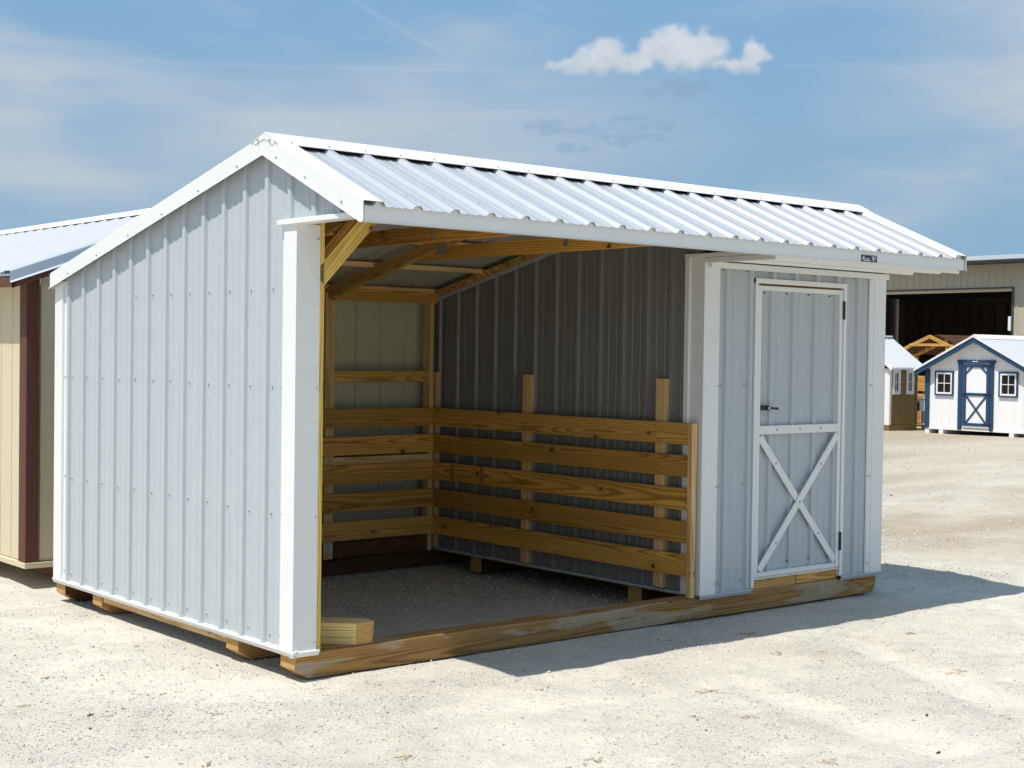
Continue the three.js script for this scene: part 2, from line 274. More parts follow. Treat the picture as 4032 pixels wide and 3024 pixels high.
{
  const X = coords(-5.5, 9, 0.045, -600, 700), Z = coords(-5, 5.2, 0.045, -700, 500), P = [], Cc = [], U = [], I = [], nx = X.length;
  const dustC = [1.0, 1.0, 1.0], gravC = [0.8, 0.795, 0.785], tanC = [0.62, 0.55, 0.455];
  for (const z of Z) for (const x of X) {
    P.push(x, groundY(x, z), z); U.push(x / 3.6, z / 3.6);
    const t = track(x, z), big = sm(0.42, 0.66, fbm(x * 0.45 + 50, z * 0.45 + 11, 4)), patch = sm(0.4, 0.68, fbm(x * 1.3 + 8, z * 1.9, 4));
    const yard = sm(5, 9, x - 0.35 * z) , tan = yard * (0.45 + 0.55 * sm(0.35, 0.65, fbm(x * 0.25 + 3, z * 0.8 + 31, 4)));
    const g = Math.min(1, 0.55 * big + 0.6 * patch) * (1 - 0.8 * t);
    for (let k = 0; k < 3; k++) Cc.push(mix(mix(dustC[k] * (0.95 + 0.08 * t), gravC[k], g), tanC[k], tan * (1 - 0.35 * t)) * (0.93 + 0.14 * fbm((x * 0.77 + z * 0.64) * 0.9 + 7, (x * 0.64 - z * 0.77) * 5, 3)));
  }
  for (let j = 0; j < Z.length - 1; j++) for (let i = 0; i < nx - 1; i++) { const a = j * nx + i; I.push(a, a + nx, a + 1, a + 1, a + nx, a + nx + 1); }
  const g = new THREE.BufferGeometry(); g.setAttribute('position', new THREE.Float32BufferAttribute(P, 3)); g.setAttribute('color', new THREE.Float32BufferAttribute(Cc, 3)); g.setAttribute('uv', new THREE.Float32BufferAttribute(U, 2)); g.setIndex(I); g.computeVertexNormals();
  // fine gravel: cells of stones in pale dust
  const N = 2048, cell = 14, G = Math.round(N / cell), hgt = new Float32Array(N * N), tone = new Float32Array(N * N);
  for (let pass = 0; pass < 2; pass++) {
    const cs = pass ? 8 : cell, gg = Math.floor(N / cs);
    for (let cj = 0; cj < gg; cj++) for (let ci = 0; ci < gg; ci++) {
      const dens = fbm(ci / gg * 9, cj / gg * 9, 3, 9, 9); if (hash(ci + 999 * pass, cj) > (pass ? 0.75 : 0.12 + 0.75 * sm(0.4, 0.65, dens))) continue;
      const px = (ci + hash(ci, cj + 77 + pass)) * cs, py = (cj + hash(ci + 31, cj + pass)) * cs, r = cs * (0.16 + 0.34 * hash(ci + 5, cj + 17 + pass)), an = hash(ci + 3, cj + 3) * 3.14, el = 0.6 + 0.5 * hash(ci + 8, cj + 2), tn = hash(ci + 91, cj + 4) ** 1.3;
      const R = Math.ceil(r * 1.7), ca = Math.cos(an), sa = Math.sin(an);
      for (let y = -R; y <= R; y++) for (let x = -R; x <= R; x++) {
        const a = (x * ca + y * sa) / r, b = (-x * sa + y * ca) / (r * el), d = a * a + b * b; if (d > 1) continue;
        const k = ((Math.floor(py + y) + N) % N) * N + ((Math.floor(px + x) + N) % N), h = Math.sqrt(1 - d) * r / cell; if (h > hgt[k]) { hgt[k] = h; tone[k] = 0.25 + 0.75 * tn; }
      }
    }
  }
  const map = dataTex(N, N, (i, j, c) => {
    const k = j * N + i, n = fbm(i / N * 40, j / N * 40, 4, 40, 40) - 0.5, f = hash(i, j) - 0.5; let v = 208 + n * 22 + f * 12, w = tone[k];
    if (w > 0) v = mix(216, 184, w * w) + f * 10 + n * 14; const warm = 10 + 6 * n;
    c[0] = Math.min(255, v + warm * 0.55); c[1] = Math.min(255, v + warm * 0.1); c[2] = Math.max(0, v - warm * 0.95);
  });
  const bump = dataTex(N, N, (i, j, c) => { const k = j * N + i; c[0] = c[1] = c[2] = Math.min(255, 60 + 90 * fbm(i / N * 120, j / N * 120, 3, 120, 120) + 150 * hgt[k]); }, false);
  const m = std({ map, bumpMap: bump, bumpScale: 0.012, vertexColors: true, roughness: 0.95, color: new THREE.Color().setRGB(0.815, 0.8, 0.77) });
  const o = put(scene, 'ground', g, m, 'structure'); o.userData.label = 'pale crushed limestone yard around the sheds';
}
// loose stones lying on the yard
{
  const proto = new THREE.IcosahedronGeometry(1, 0); { const p = proto.attributes.position; for (let i = 0; i < p.count; i++) { const s = 0.78 + 0.44 * hash(Math.round(p.getX(i) * 50), Math.round(p.getY(i) * 50 + p.getZ(i) * 170)); p.setXYZ(i, p.getX(i) * s, p.getY(i) * s, p.getZ(i) * s); } proto.computeVertexNormals(); }
  const spots = [];
  const add = (n, x0, x1, z0, z1, r0, r1, keep) => { for (let k = 0; k < n; k++) { const x = rr(x0, x1), z = rr(z0, z1); if (rnd() > keep(x, z)) continue; spots.push([x, z, r0 + (r1 - r0) * rnd() ** 3]); } };
  const dens = (x, z) => Math.max(0.1, (0.25 + 0.9 * sm(0.42, 0.62, fbm(x * 1.3 + 8, z * 1.9, 4))) * (1 - 0.75 * track(x, z)));
  add(95000, -4.6, 4.2, 0.0, 4.2, 0.0018, 0.0065, dens); add(26000, 0.1, 7.5, -3.0, 0.1, 0.002, 0.0085, dens); add(14000, -3, 0, -4.5, 0.4, 0.002, 0.008, dens); add(9000, 4, 9, -3, 2.6, 0.0025, 0.009, dens);
  add(12000, 7, 25, -14, 0, 0.004, 0.016, dens); add(900, -3.5, 6, -2.5, 4, 0.006, 0.014, dens);
  const im = new THREE.InstancedMesh(proto, std({ roughness: 0.92, color: 0xffffff }), spots.length), M = new THREE.Matrix4(), q = new THREE.Quaternion(), col = new THREE.Color();
  spots.forEach(([x, z, r], i) => {
    q.setFromEuler(new THREE.Euler(rr(0, 6.3), rr(0, 6.3), rr(0, 6.3))); M.compose(new THREE.Vector3(x, groundY(x, z) + r * 0.22, z), q, new THREE.Vector3(r * rr(0.8, 1.3), r * rr(0.5, 0.85), r * rr(0.8, 1.3))); im.setMatrixAt(i, M);
    const t = rnd(), b = t < 0.9 ? rr(0.46, 0.58) : t < 0.994 ? rr(0.36, 0.46) : rr(0.08, 0.2); col.setRGB(b * 1.02, b * rr(0.95, 1), b * rr(0.84, 0.95)); im.setColorAt(i, col);
  });
  im.name = 'gravel'; im.userData = { label: 'loose grey and cream gravel stones scattered over the yard', category: 'gravel', kind: 'stuff' }; im.castShadow = im.receiveShadow = true; scene.add(im);
}
// wisps of straw and bits of bark
{
  const blade = (x, z, a, l, w, y = 0.004) => { const c = Math.cos(a), s = Math.sin(a), g = new THREE.BoxGeometry(l, 0.0016, w, 3, 1, 1), p = g.attributes.position, k = rr(-0.5, 0.5) * l; for (let i = 0; i < p.count; i++) { const u = p.getX(i) / l; p.setZ(i, p.getZ(i) + k * u * u); p.setY(i, p.getY(i) + 0.012 * (u + 0.5) * rr(0, 0.4)); } g.rotateY(-a); return g.translate(x, groundY(x, z) + y, z); };
  const gs = [], spots = [[-1.06, 1.1], [-1.25, -0.35], [-0.95, -0.8], [-0.6, -0.15], [0.75, 3.2], [-0.2, 3.1], [0.2, 2.0], [1.6, 1.35], [2.6, 1.0], [1.0, 2.6], [2.3, 2.6], [0.4, 3.6], [3.0, 1.9], [-2.1, 0.6], [-1.9, 1.6], [1.9, 3.1], [4.6, 1.6], [5.4, 1.0], [0.9, 0.9], [-0.4, 1.5], [2.9, 0.5], [1.3, 1.9], [-1.6, 2.6], [3.7, 1.1]];
  for (const [x, z] of spots) { const n = 2 + Math.floor(rnd() * 5), sp = rr(0.01, 0.035), a0 = rr(0, 3); for (let k = 0; k < n; k++) gs.push(blade(x + rr(-sp, sp) * 1.6, z + rr(-sp, sp), a0 + rr(-0.6, 0.6), rr(0.02, 0.07), rr(0.0015, 0.004), 0.003 + 0.003 * k / n)); }
  for (let k = 0; k < 90; k++) gs.push(blade(rr(-3.5, 6), rr(-0.5, 4), rr(0, 3.1), rr(0.02, 0.07), 0.0022));
  const o = put(scene, 'straw_litter', mergeGeometries(gs), std({ color: new THREE.Color().setRGB(0.5, 0.34, 0.17), roughness: 0.9 }), 'stuff'); Object.assign(o.userData, { label: 'thin tan straw wisps strewn over the pale gravel', category: 'straw' });
  const bark = [[-1.75, 1.35, 0.4, 0.055], [-0.38, 2.95, 1.2, 0.022], [1.55, 2.75, 0.1, 0.03], [2.05, 2.35, 0.4, 0.03], [0.75, 3.75, 2.0, 0.03], [1.02, 3.05, 0.3, 0.035], [2.3, 0.33, 0.8, 0.03], [0.0, 2.2, 0.3, 0.02], [3.2, 2.2, 0.6, 0.04], [-1.1, 0.05, 0.2, 0.03], [0.9, 3.3, 1.9, 0.03]];
  const bg = bark.map(([x, z, a, l]) => new RoundedBoxGeometry(l, 0.007, l * 0.3, 2, 0.003).rotateY(a).translate(x, groundY(x, z) + 0.005, z));
  const b = put(scene, 'bark_chips', mergeGeometries(bg), std({ color: new THREE.Color().setRGB(0.09, 0.06, 0.04), roughness: 0.9 }), 'stuff'); Object.assign(b.userData, { label: 'small dark bark chips lying on the pale gravel', category: 'bark' });
}

// ------------------------------------------------------------------ the run-in shed
const FX = 0.016, FZ = -0.016, RZ = -0.27, RY = 2.768, MF = 0.44, MR = 0.2253, EZ = 0.628, BZ = -3.0, XE = 4.9, XT = 3.03;
const roofY = (z) => (z > RZ ? RY - MF * (z - RZ) : RY - MR * (RZ - z));          // flat of the roof sheets
const shed = thing('run_in_shed', 'grey metal run-in shed with open stall, white trim and a closed tack room door', 'shed', [2.4, 0, -1.5]);
const H = (u) => [u, 1];
{
  // skids
  const chamfered = (x0, x1, z0, z1, y1, cutL, cutR) => {
    const s = new THREE.Shape([[x0, y1], [x0, 0.055], ...(cutL ? [[x0 + 0.085, 0]] : [[x0, 0]]), ...(cutR ? [[x1 - 0.04, 0]] : [[x1, 0]]), [x1, 0.05], [x1, y1]].map((p) => new THREE.Vector2(...p)));
    const g = new THREE.ExtrudeGeometry(s, { depth: z1 - z0 - 0.008, bevelThickness: 0.004, bevelSize: 0.004, bevelOffset: -0.004, bevelSegments: 1 }).translate(0, 0, z0 + 0.004);
    const p = g.attributes.position, n = g.attributes.normal, U = [], side = [], end = [], ou = rr(0.005, 0.05);
    for (let t = 0; t < p.count; t += 3) (Math.abs(n.getX(t) + n.getX(t + 1) + n.getX(t + 2)) > 1.4 ? end : side).push(t);
    const Q = [], NN = [];
    for (const [li, list] of [[0, side], [1, end]]) for (const t of list) for (let k = 0; k < 3; k++) { const i = t + k; Q.push(p.getX(i), p.getY(i), p.getZ(i)); NN.push(n.getX(i), n.getY(i), n.getZ(i)); if (li) U.push(p.getZ(i) / 0.3 + ou, p.getY(i) / 0.3); else U.push(p.getX(i) / 5.2 + ou, (Math.abs(n.getY(i)) > 0.6 ? p.getZ(i) + 0.6 : p.getY(i) + 0.05) / WW); }
    const o = new THREE.BufferGeometry(); o.setAttribute('position', new THREE.Float32BufferAttribute(Q, 3)); o.setAttribute('normal', new THREE.Float32BufferAttribute(NN, 3)); o.setAttribute('uv', new THREE.Float32BufferAttribute(U, 2)); o.addGroup(0, side.length * 3, 0); o.addGroup(side.length * 3, end.length * 3, 1); return o;
  };
  const mud = [woodMat(woodTex(53, { ...SKID, stain: 0.75 }), 0.85), ENDM];
  put(shed, 'skid', chamfered(0.02, XE - 0.02, -0.155, -0.014, 0.134, true, true), mud, null, 'weathered front skid timber with pale mud stains');
  put(shed, 'skid', chamfered(0.02, XE - 0.02, -3.03, -2.89, 0.134, true, true), OLD_SHADEW);
  for (const z of [-0.66, -2.388]) { put(shed, 'skid', chamfered(0.02, 0.46, z - 0.066, z + 0.066, 0.118, true, false), skidM[0]); put(shed, 'skid', chamfered(3.08, XE - 0.02, z - 0.066, z + 0.066, 0.118, false, true), OLD_SHADEW); }  // tack room lengths tinted darker, painting in the shade under the partition
  put(shed, 'bottom_rail', timber(2, 0.03, 0.07, 0.078, 0.134, -2.318, -0.595), pale[0]);
  put(shed, 'bottom_rail', timber(2, XE - 0.07, XE - 0.03, 0.078, 0.134, -2.318, -0.16), pale[0]);

  // gable wall sheets, 3 ft wide each, screws beside the ribs
  const ph = -0.305, gp = (u, v, h) => [FX - h, v, u];
  const cuts = [-2.995, ph - 9 * PITCH, ph - 5 * PITCH, ph - PITCH, 0.0];
  for (let k = 0; k < 4; k++) put(shed, 'wall_panel', sheet(profile(cuts[k], cuts[k + 1], ph), 0.135, (z) => roofY(z) - 0.012, gp), [GREY, PRIMER]);
  put(shed, 'wall_panel', sheet(profile(0.0, 0.6, ph), 2.335, (z) => roofY(z) - 0.012, gp), [GREY, PRIMER]);
  const gs = []; for (let k = 0; k < 12; k++) { const z = -0.25 - k * PITCH * 1.003; for (const y of [0.2069, 0.832, 1.494]) gs.push([[FX, y + rr(-0.006, 0.006), z + rr(-0.003, 0.003)], [-1, 0, 0]]); if (k < 8) gs.push([[FX, 1.999, z], [-1, 0, 0]]); }
  screws(shed, gs, SCREWM, 'wall_screws');
  // far gable wall
  put(shed, 'wall_panel', sheet(profile(-2.995, 0.6, ph), (z) => (z > 0 ? 2.335 : 0.135), (z) => roofY(z) - 0.012, (u, v, h) => [XE - 0.016 + h, v, u]), [GREY, PRIMER]);
  // rear wall sheets
  for (let k = 0; k < 5; k++) { const a = Math.max(FX, 0.05 + k * 4 * PITCH - 0.9), b = Math.min(XE - 0.016, 0.05 + (k + 1) * 4 * PITCH - 0.9 + (k === 4 ? 2 : 0)); put(shed, 'wall_panel', sheet(profile(a, b, 0.05), 0.135, 2.12, (u, v, h) => [u, v, -2.978 - h]), [GREY, PRIMER]); }
  // partition between stall and tack room (ribs towards the stall)
  const pp = -0.292, pc = [-2.97, pp - 8 * PITCH, pp - 4 * PITCH, -0.02];
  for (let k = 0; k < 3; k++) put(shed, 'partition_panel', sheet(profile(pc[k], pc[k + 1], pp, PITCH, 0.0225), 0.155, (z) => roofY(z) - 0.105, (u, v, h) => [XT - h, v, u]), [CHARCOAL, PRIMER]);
  const ps = []; for (let k = 0; k < 11; k++) for (const y of [1.5, 2.0]) if (y < roofY(-0.24 - k * PITCH) - 0.15) ps.push([[XT, y, -0.245 - k * PITCH], [-1, 0, 0]]); screws(shed, ps, CHARCOAL, 'wall_screws');
  const slopeBar = (x0, x1, z0, z1, a, b) => { const s = new THREE.Shape([[z0, roofY(z0) - a], [z1, roofY(z1) - a], [z1, roofY(z1) - b], [z0, roofY(z0) - b]].map((p) => new THREE.Vector2(...p))); return new THREE.ExtrudeGeometry(s, { depth: x1 - x0, bevelEnabled: false }).applyMatrix4(ZY(x1)); };
  put(shed, 'partition_trim', slopeBar(2.992, XT - 0.021, -2.88, RZ, 0.112, 0.078), GREY);
  put(shed, 'partition_trim', slopeBar(2.992, XT - 0.021, RZ, 0.0, 0.112, 0.078), GREY);
  put(shed, 'partition_trim', box(XT - 0.024, XT + 0.02, 0.138, 0.153, -2.92, -0.02), GREY);

  // roof sheets
  const rp = 0.0543, x0 = -0.02, x1 = XE + 0.03, cf = 1 / Math.hypot(1, MF), cr = 1 / Math.hypot(1, MR);
  const front = (u, v, h) => [u, roofY(v) + h * cf, v + h * cf * MF], rear = (u, v, h) => [u, roofY(v) + h * cr, v - h * cr * MR];
  const rc = [x0]; for (let k = 4; k < 21; k += 4) rc.push(rp + k * PITCH); rc.push(x1);
  for (let k = 0; k < rc.length - 1; k++) { put(shed, 'roof_panel', sheet(profile(rc[k], rc[k + 1], rp, PITCH, 0.02, true, 0.008), RZ + 0.112, EZ + 0.012, front), [ROOFM, UNDER]); put(shed, 'roof_panel', sheet(profile(rc[k], rc[k + 1], rp), -3.03, RZ - 0.1, rear), [ROOFM, UNDER]); }
  const rs = []; for (let k = 0; k < 21; k++) { const x = rp + k * PITCH + 0.05, z = EZ - 0.16; rs.push([[x, roofY(z), z], [0, cf, MF * cf]]); const z2 = RZ + 0.115; rs.push([[rp + k * PITCH, roofY(z2) + 0.027, z2], [0, cf, MF * cf]]); for (const zr of [-1.1, -2.2, -2.9]) rs.push([[x, roofY(zr), zr], [0, cr, -MR * cr]]); }
  screws(shed, rs, SCREWM, 'roof_screws');

  put(shed, 'ridge_board', timber(0, 0.03, XE - 0.03, RY - 0.17, RY - 0.045, RZ - 0.018, RZ + 0.018), brown[2]);
  put(shed, 'added_light_block', box(0.0, XE, RY - 0.03, RY + 0.01, RZ - 0.118, RZ - 0.1), std({ color: new THREE.Color().setRGB(0.06, 0.06, 0.06), roughness: 0.9 }));  // dark strip added to stop light leaking through the rear ridge gap
  // ridge cap
  put(shed, 'ridge_cap', fold([[RZ + 0.135, roofY(RZ + 0.135) + 0.0255], [RZ + 0.132, roofY(RZ + 0.132) + 0.0295], [RZ + 0.09, roofY(RZ + 0.09) + 0.03], [RZ + 0.085, roofY(RZ + 0.085) + 0.035], [RZ, RY + 0.038], [RZ - 0.08, roofY(RZ - 0.08) + 0.03], [RZ - 0.085, roofY(RZ - 0.085) + 0.026], [RZ - 0.13, roofY(RZ - 0.13) + 0.022]], -0.041, XE + 0.041, (a, b, s) => [s, b, a]), WHITE);
  for (const [xa, xb] of [[-0.0392, -0.0382], [XE + 0.0382, XE + 0.0392]]) { const q = new THREE.Shape([[RZ + 0.105, roofY(RZ + 0.105) + 0.03], [RZ, RY + 0.0375], [RZ - 0.105, roofY(RZ - 0.105) + 0.026], [RZ - 0.1, roofY(RZ - 0.1) + 0.004], [RZ, RY + 0.004], [RZ + 0.095, roofY(RZ + 0.095) + 0.004]].map((p) => new THREE.Vector2(...p))); put(shed, 'ridge_cap_end', new THREE.ExtrudeGeometry(q, { depth: xb - xa, bevelEnabled: false }).applyMatrix4(ZY(xb)), WHITE); }
  // rake trims: flange over the roof, drop, flared lip
  const rake = (xo, sg, z0, z1, w) => fold([[xo - sg * (w + 0.006), 0.004], [xo - sg * w, 0.012], [xo - sg * (w - 0.012), 0.0255], [xo - sg * 0.004, 0.0262], [xo, 0.021], [xo, -0.064], [xo + sg * 0.004, -0.069], [xo + sg * 0.014, -0.08]], z0, z1, (a, b, s) => [a, roofY(s) + b, s]);
  for (const [xo, sg] of [[-0.036, -1], [XE + 0.036, 1]]) { put(shed, 'rake_trim', rake(xo, sg, RZ, EZ + 0.016, 0.125), WHITE); put(shed, 'rake_trim', rake(xo, sg, -3.035, RZ, 0.125), WHITE); }
  const ks = []; for (const z of [-0.15, 0.13, 0.46, -0.55, -0.98, -1.42, -1.86, -2.3, -2.74]) ks.push([[-0.036, roofY(z) - 0.052, z], [-1, 0.1, 0]]); for (const z of [RZ - 0.06, RZ + 0.06]) ks.push([[-0.0392, roofY(z) + 0.016, z], [-1, 0, 0]]); screws(shed, ks, SCREWM, 'trim_screws');
  // front fascia, its top cut to the rib profile
  const fas = profile(x0, x1, rp, PITCH, 0.02, true, 0.008); put(shed, 'fascia_trim', sheet(fas.map(([u, h]) => [u, 0]), 2.297, (u) => { let r = 0; for (let i = 1; i < fas.length; i++) if (fas[i][0] >= u) { const [a, ha] = fas[i - 1], [b, hb] = fas[i]; r = b > a ? mix(ha, hb, (u - a) / (b - a)) : hb; break; } return roofY(EZ) - 0.003 + r * 0.92; }, (u, v, h) => [u, v, EZ + h]), [WHITE, WHITE]);
  put(shed, 'fascia_return', box(x0, x1, 2.294, 2.2985, EZ - 0.05, EZ + 0.003), WHITE);
  put(shed, 'rear_fascia', box(x0, x1, roofY(-3.02) - 0.08, roofY(-3.02) - 0.006, -3.032, -3.026), WHITE);

  // corner trims (plan profile drawn up)
  const up = (a, b, s) => [a, s, b];
  put(shed, 'corner_trim', fold([[0.011, -0.148], [0.011, -0.12], [-0.004, -0.116], [-0.004, 0.004], [0.135, 0.004], [0.138, -0.004]], 0.15, 2.322, up), WHITE);
  put(shed, 'corner_trim', fold([[0.1, -3.02], [-0.004, -3.02], [-0.004, -2.9], [0.011, -2.896], [0.011, -2.84]], 0.15, roofY(-2.95) - 0.05, up), WHITE);
  put(shed, 'corner_trim', fold([[XT + 0.01, -0.155], [2.99, -0.15], [2.99, -0.115], [3.006, -0.111], [3.006, 0.004], [3.15, 0.004], [3.153, -0.012]], 0.148, 2.308, up), WHITE);
  put(shed, 'corner_trim', fold([[4.735, -0.012], [4.74, -0.002], [4.775, 0.0], [4.78, 0.006], [XE + 0.01, 0.006], [XE + 0.01, -0.12], [XE - 0.004, -0.125]], 0.15, 2.285, up), WHITE);
  put(shed, 'corner_trim', fold([[XE - 0.1, -3.02], [XE + 0.006, -3.02], [XE + 0.006, -2.9]], 0.15, 2.1, up), WHITE);
  const cs = []; for (const y of [0.192, 0.835, 1.496, 2.25]) cs.push([[0.122, y, 0.004], [0, 0, 1]]); for (const y of [0.215, 0.84, 1.49]) { cs.push([[3.145, y, 0.004], [0, 0, 1]], [[4.752, y, 0.0], [0, 0, 1]], [[0.011, y, -0.135], [-1, 0, 0]], [[0.011, y, -2.87], [-1, 0, 0]]); } screws(shed, cs, SCREWM, 'trim_screws');
  // base trim: ledge with drip edge
  const drip = [[0.006, 0.158], [0, 0.155], [-0.03, 0.149], [-0.031, 0.143], [-0.018, 0.121], [0, 0.119]];
  put(shed, 'base_trim', fold(drip, -3.03, 0.0178, (a, b, s) => [FX + a * 0.8, b, s]), WHITE);
  put(shed, 'base_trim', fold(drip, -0.0085, 0.15, (a, b, s) => [s, b, FZ - a * 1.1]), WHITE);
  put(shed, 'base_trim', fold(drip, 2.995, 3.5, (a, b, s) => [s, b, FZ - a * 1.1]), GREY);
  put(shed, 'base_trim', fold(drip, 4.44, XE + 0.02, (a, b, s) => [s, b, FZ - a * 1.1]), GREY);

  // ledges under the gable overhangs
  put(shed, 'overhang_ledge', box(-0.022, 0.06, 2.319, 2.346, -0.165, EZ - 0.008, 0.003), WHITE);
  put(shed, 'overhang_ledge', box(2.995, 3.05, 2.309, 2.335, -0.165, EZ - 0.01, 0.003), WHITE);
  // boxed soffit in front of the tack room, its ribs running along it
  put(shed, 'soffit_panel', sheet(profile(0.03, 0.575, 0.2), 3.03, 4.93, (u, v, h) => [v, 2.293 - h * 0.9, u]), [WHITE, WHITE]);
  put(shed, 'soffit_edge', box(3.004, 3.03, 2.274, 2.3065, 0.006, 0.582, 0.003), WHITE);
  put(shed, 'soffit_edge', box(3.0305, 4.945, 2.272, 2.312, 0.576, 0.584, 0.003), WHITE);
  put(shed, 'wall_head_trim', box(3.04, XE + 0.012, 2.245, 2.284, 0.008, 0.034, 0.003), WHITE);

  // tack room front
  const fp = 3.236, fpl = (u, v, h) => [u, v, FZ + h];
  put(shed, 'wall_panel', sheet(profile(3.03, 3.497, fp), 0.15, 2.29, fpl), [GREY, PRIMER]);
  put(shed, 'wall_panel', sheet(profile(3.497, 4.455, fp), 2.19, 2.29, fpl), [GREY, PRIMER]);
  put(shed, 'wall_panel', sheet(profile(4.455, XE - 0.016, fp), 0.15, 2.29, fpl), [GREY, PRIMER]);
  const fs = []; for (const y of [0.219, 0.84, 1.492]) for (const x of [3.204, 3.43, 4.632]) fs.push([[x - 0.01, y, FZ], [0, 0, 1]]); for (let k = 0; k < 7; k++) fs.push([[3.2 + k * PITCH, 2.236, FZ], [0, 0, 1]]); screws(shed, fs, SCREWM, 'wall_screws');
  // door frame
  put(shed, 'door_jamb', box(3.497, 3.525, 0.155, 2.198, -0.03, 0.008, 0.002), WHITE);
  put(shed, 'door_jamb', box(4.43, 4.462, 0.155, 2.198, -0.03, 0.008, 0.002), WHITE);
  put(shed, 'door_head', box(3.497, 4.462, 2.166, 2.199, -0.03, 0.0095, 0.002), WHITE);
  put(shed, 'door_header_board', timber(0, 3.52, 4.435, 2.1, 2.165, -0.075, -0.034), brown[0]);
  put(shed, 'sill_board', timber(0, 3.5, 3.985, 0.136, 0.2, -0.06, -0.02), brown[1]);
  put(shed, 'sill_board', timber(0, 3.995, 4.44, 0.136, 0.2, -0.06, -0.021), brown[2]);
  put(shed, 'sill_strip', mergeGeometries([...Array(32)].map((_, k) => box(3.528 + k * 0.0282, 3.528 + k * 0.0282 + 0.022, 0.2005, 0.2165, -0.05, -0.001, 0.003))), metal([0.84, 0.8, 0.66]), 'stuff');
  // door
  const door = sub(shed, 'door', [4.43, 0.215, -0.03]);
  put(door, 'leaf_panel', sheet(profile(3.54, 4.42, fp), 0.225, 2.14, (u, v, h) => [u, v, -0.032 + h]), [GREY, PRIMER]);
  put(door, 'stile', box(3.532, 3.566, 0.218, 2.152, -0.034, 0.002, 0.003), WHITE); put(door, 'stile', box(4.392, 4.424, 0.22, 2.152, -0.034, 0.002, 0.003), WHITE);
  put(door, 'top_rail', box(3.5665, 4.3915, 2.122, 2.152, -0.034, 0.001, 0.003), WHITE); put(door, 'bottom_rail', box(3.5665, 4.3915, 0.218, 0.25, -0.034, 0.001, 0.003), WHITE);
  put(door, 'middle_rail', box(3.5665, 4.3915, 1.166, 1.224, -0.012, 0.0005, 0.003), WHITE);
  const dia = (a, b, z) => { const A = new THREE.Vector2(...a), B = new THREE.Vector2(...b), L = A.distanceTo(B); return new RoundedBoxGeometry(L, 0.052, 0.01, 1, 0.002).rotateZ(Math.atan2(B.y - A.y, B.x - A.x)).translate((A.x + B.x) / 2, (A.y + B.y) / 2, z); };
  put(door, 'cross_brace', dia([3.575, 1.15], [4.385, 0.268], -0.0075), WHITE); put(door, 'cross_brace', dia([3.575, 0.262], [4.385, 1.15], 0.0035), WHITE);
  screws(door, [[3.62, 2.108], [3.85, 2.108], [4.08, 2.108], [4.31, 2.108], [3.66, 0.3], [3.9, 0.3], [4.13, 0.3]].map(([x, y]) => [[x, y, -0.031], [0, 0, 1]]), NAILM, 'leaf_screws');
  screws(door, [[3.74, 1.195, 0], [3.98, 1.195, 0], [4.2, 1.195, 0], [3.74, 0.97, -0.003], [4.2, 0.95, 0.008], [3.98, 0.7, 0.008], [3.74, 0.44, 0.008], [4.2, 0.47, -0.003]].map(([x, y, z]) => [[x, y, z], [0, 0, 1]]), SCREWM, 'trim_screws');
  put(door, 'handle', mergeGeometries([new THREE.CylinderGeometry(0.017, 0.017, 0.03, 20).rotateX(Math.PI / 2).translate(3.632, 1.343, 0.0).toNonIndexed(), new RoundedBoxGeometry(0.06, 0.034, 0.022, 3, 0.008).translate(3.597, 1.344, -0.002), new THREE.CylinderGeometry(0.006, 0.0085, 0.1, 14).rotateZ(Math.PI / 2).rotateZ(-0.06).translate(3.678, 1.34, 0.016).toNonIndexed()]), BLACK);
  put(door, 'lock_cylinder', new THREE.CylinderGeometry(0.0085, 0.0085, 0.012, 18).rotateX(Math.PI / 2).translate(3.632, 1.343, 0.018), std({ color: new THREE.Color().setRGB(0.7, 0.62, 0.5), roughness: 0.3, metalness: 0.7 }));
  for (const y of [2.012, 0.4]) put(door, 'hinge', mergeGeometries([new THREE.CylinderGeometry(0.0085, 0.0085, 0.116, 14).translate(4.4275, y, 0.011), new THREE.CylinderGeometry(0.0095, 0.0095, 0.006, 14).translate(4.4275, y + 0.06, 0.011), new THREE.CylinderGeometry(0.0095, 0.0095, 0.006, 14).translate(4.4275, y - 0.06, 0.011)]), BLACK);
  // tack room floor
  put(shed, 'tack_floor', box(XT + 0.03, XE - 0.03, 0.119, 0.15, -2.95, -0.07), brown[1][0]);

  // maker's plate on the fascia
  const cv = document.createElement('canvas'); cv.width = 512; cv.height = 136; const cx = cv.getContext('2d');
  cx.fillStyle = '#05070d'; cx.fillRect(0, 0, 512, 136); cx.fillStyle = '#e9ece8'; cx.strokeStyle = '#e9ece8';
  cx.lineWidth = 16; cx.lineCap = 'round'; cx.beginPath(); cx.moveTo(88, 22); cx.quadraticCurveTo(52, 30, 34, 62); cx.stroke(); cx.beginPath(); cx.moveTo(20, 62); cx.lineTo(8, 84); cx.lineTo(52, 84); cx.lineTo(58, 56); cx.closePath(); cx.fill();
  cx.font = 'italic bold 50px sans-serif'; cx.fillText('QUALITY', 58, 88); cx.fillRect(40, 98, 262, 10); cx.fillRect(62, 114, 236, 7);
  [[322, 20, 168, 9], [340, 40, 124, 9], [340, 58, 120, 9], [328, 76, 140, 9], [362, 96, 68, 9], [376, 114, 42, 9]].forEach((r) => cx.fillRect(...r));
  const ct = new THREE.CanvasTexture(cv); ct.colorSpace = THREE.SRGBColorSpace;
  const pg = new THREE.BoxGeometry(0.16, 0.042, 0.0016).translate(3.862, 2.3185, EZ + 0.004), dk = std({ color: 0x05070d, roughness: 0.3 });
  put(shed, 'maker_plate', pg, [dk, dk, dk, dk, std({ map: ct, roughness: 0.3 }), dk], null, 'small black plate with white lettering on the fascia');

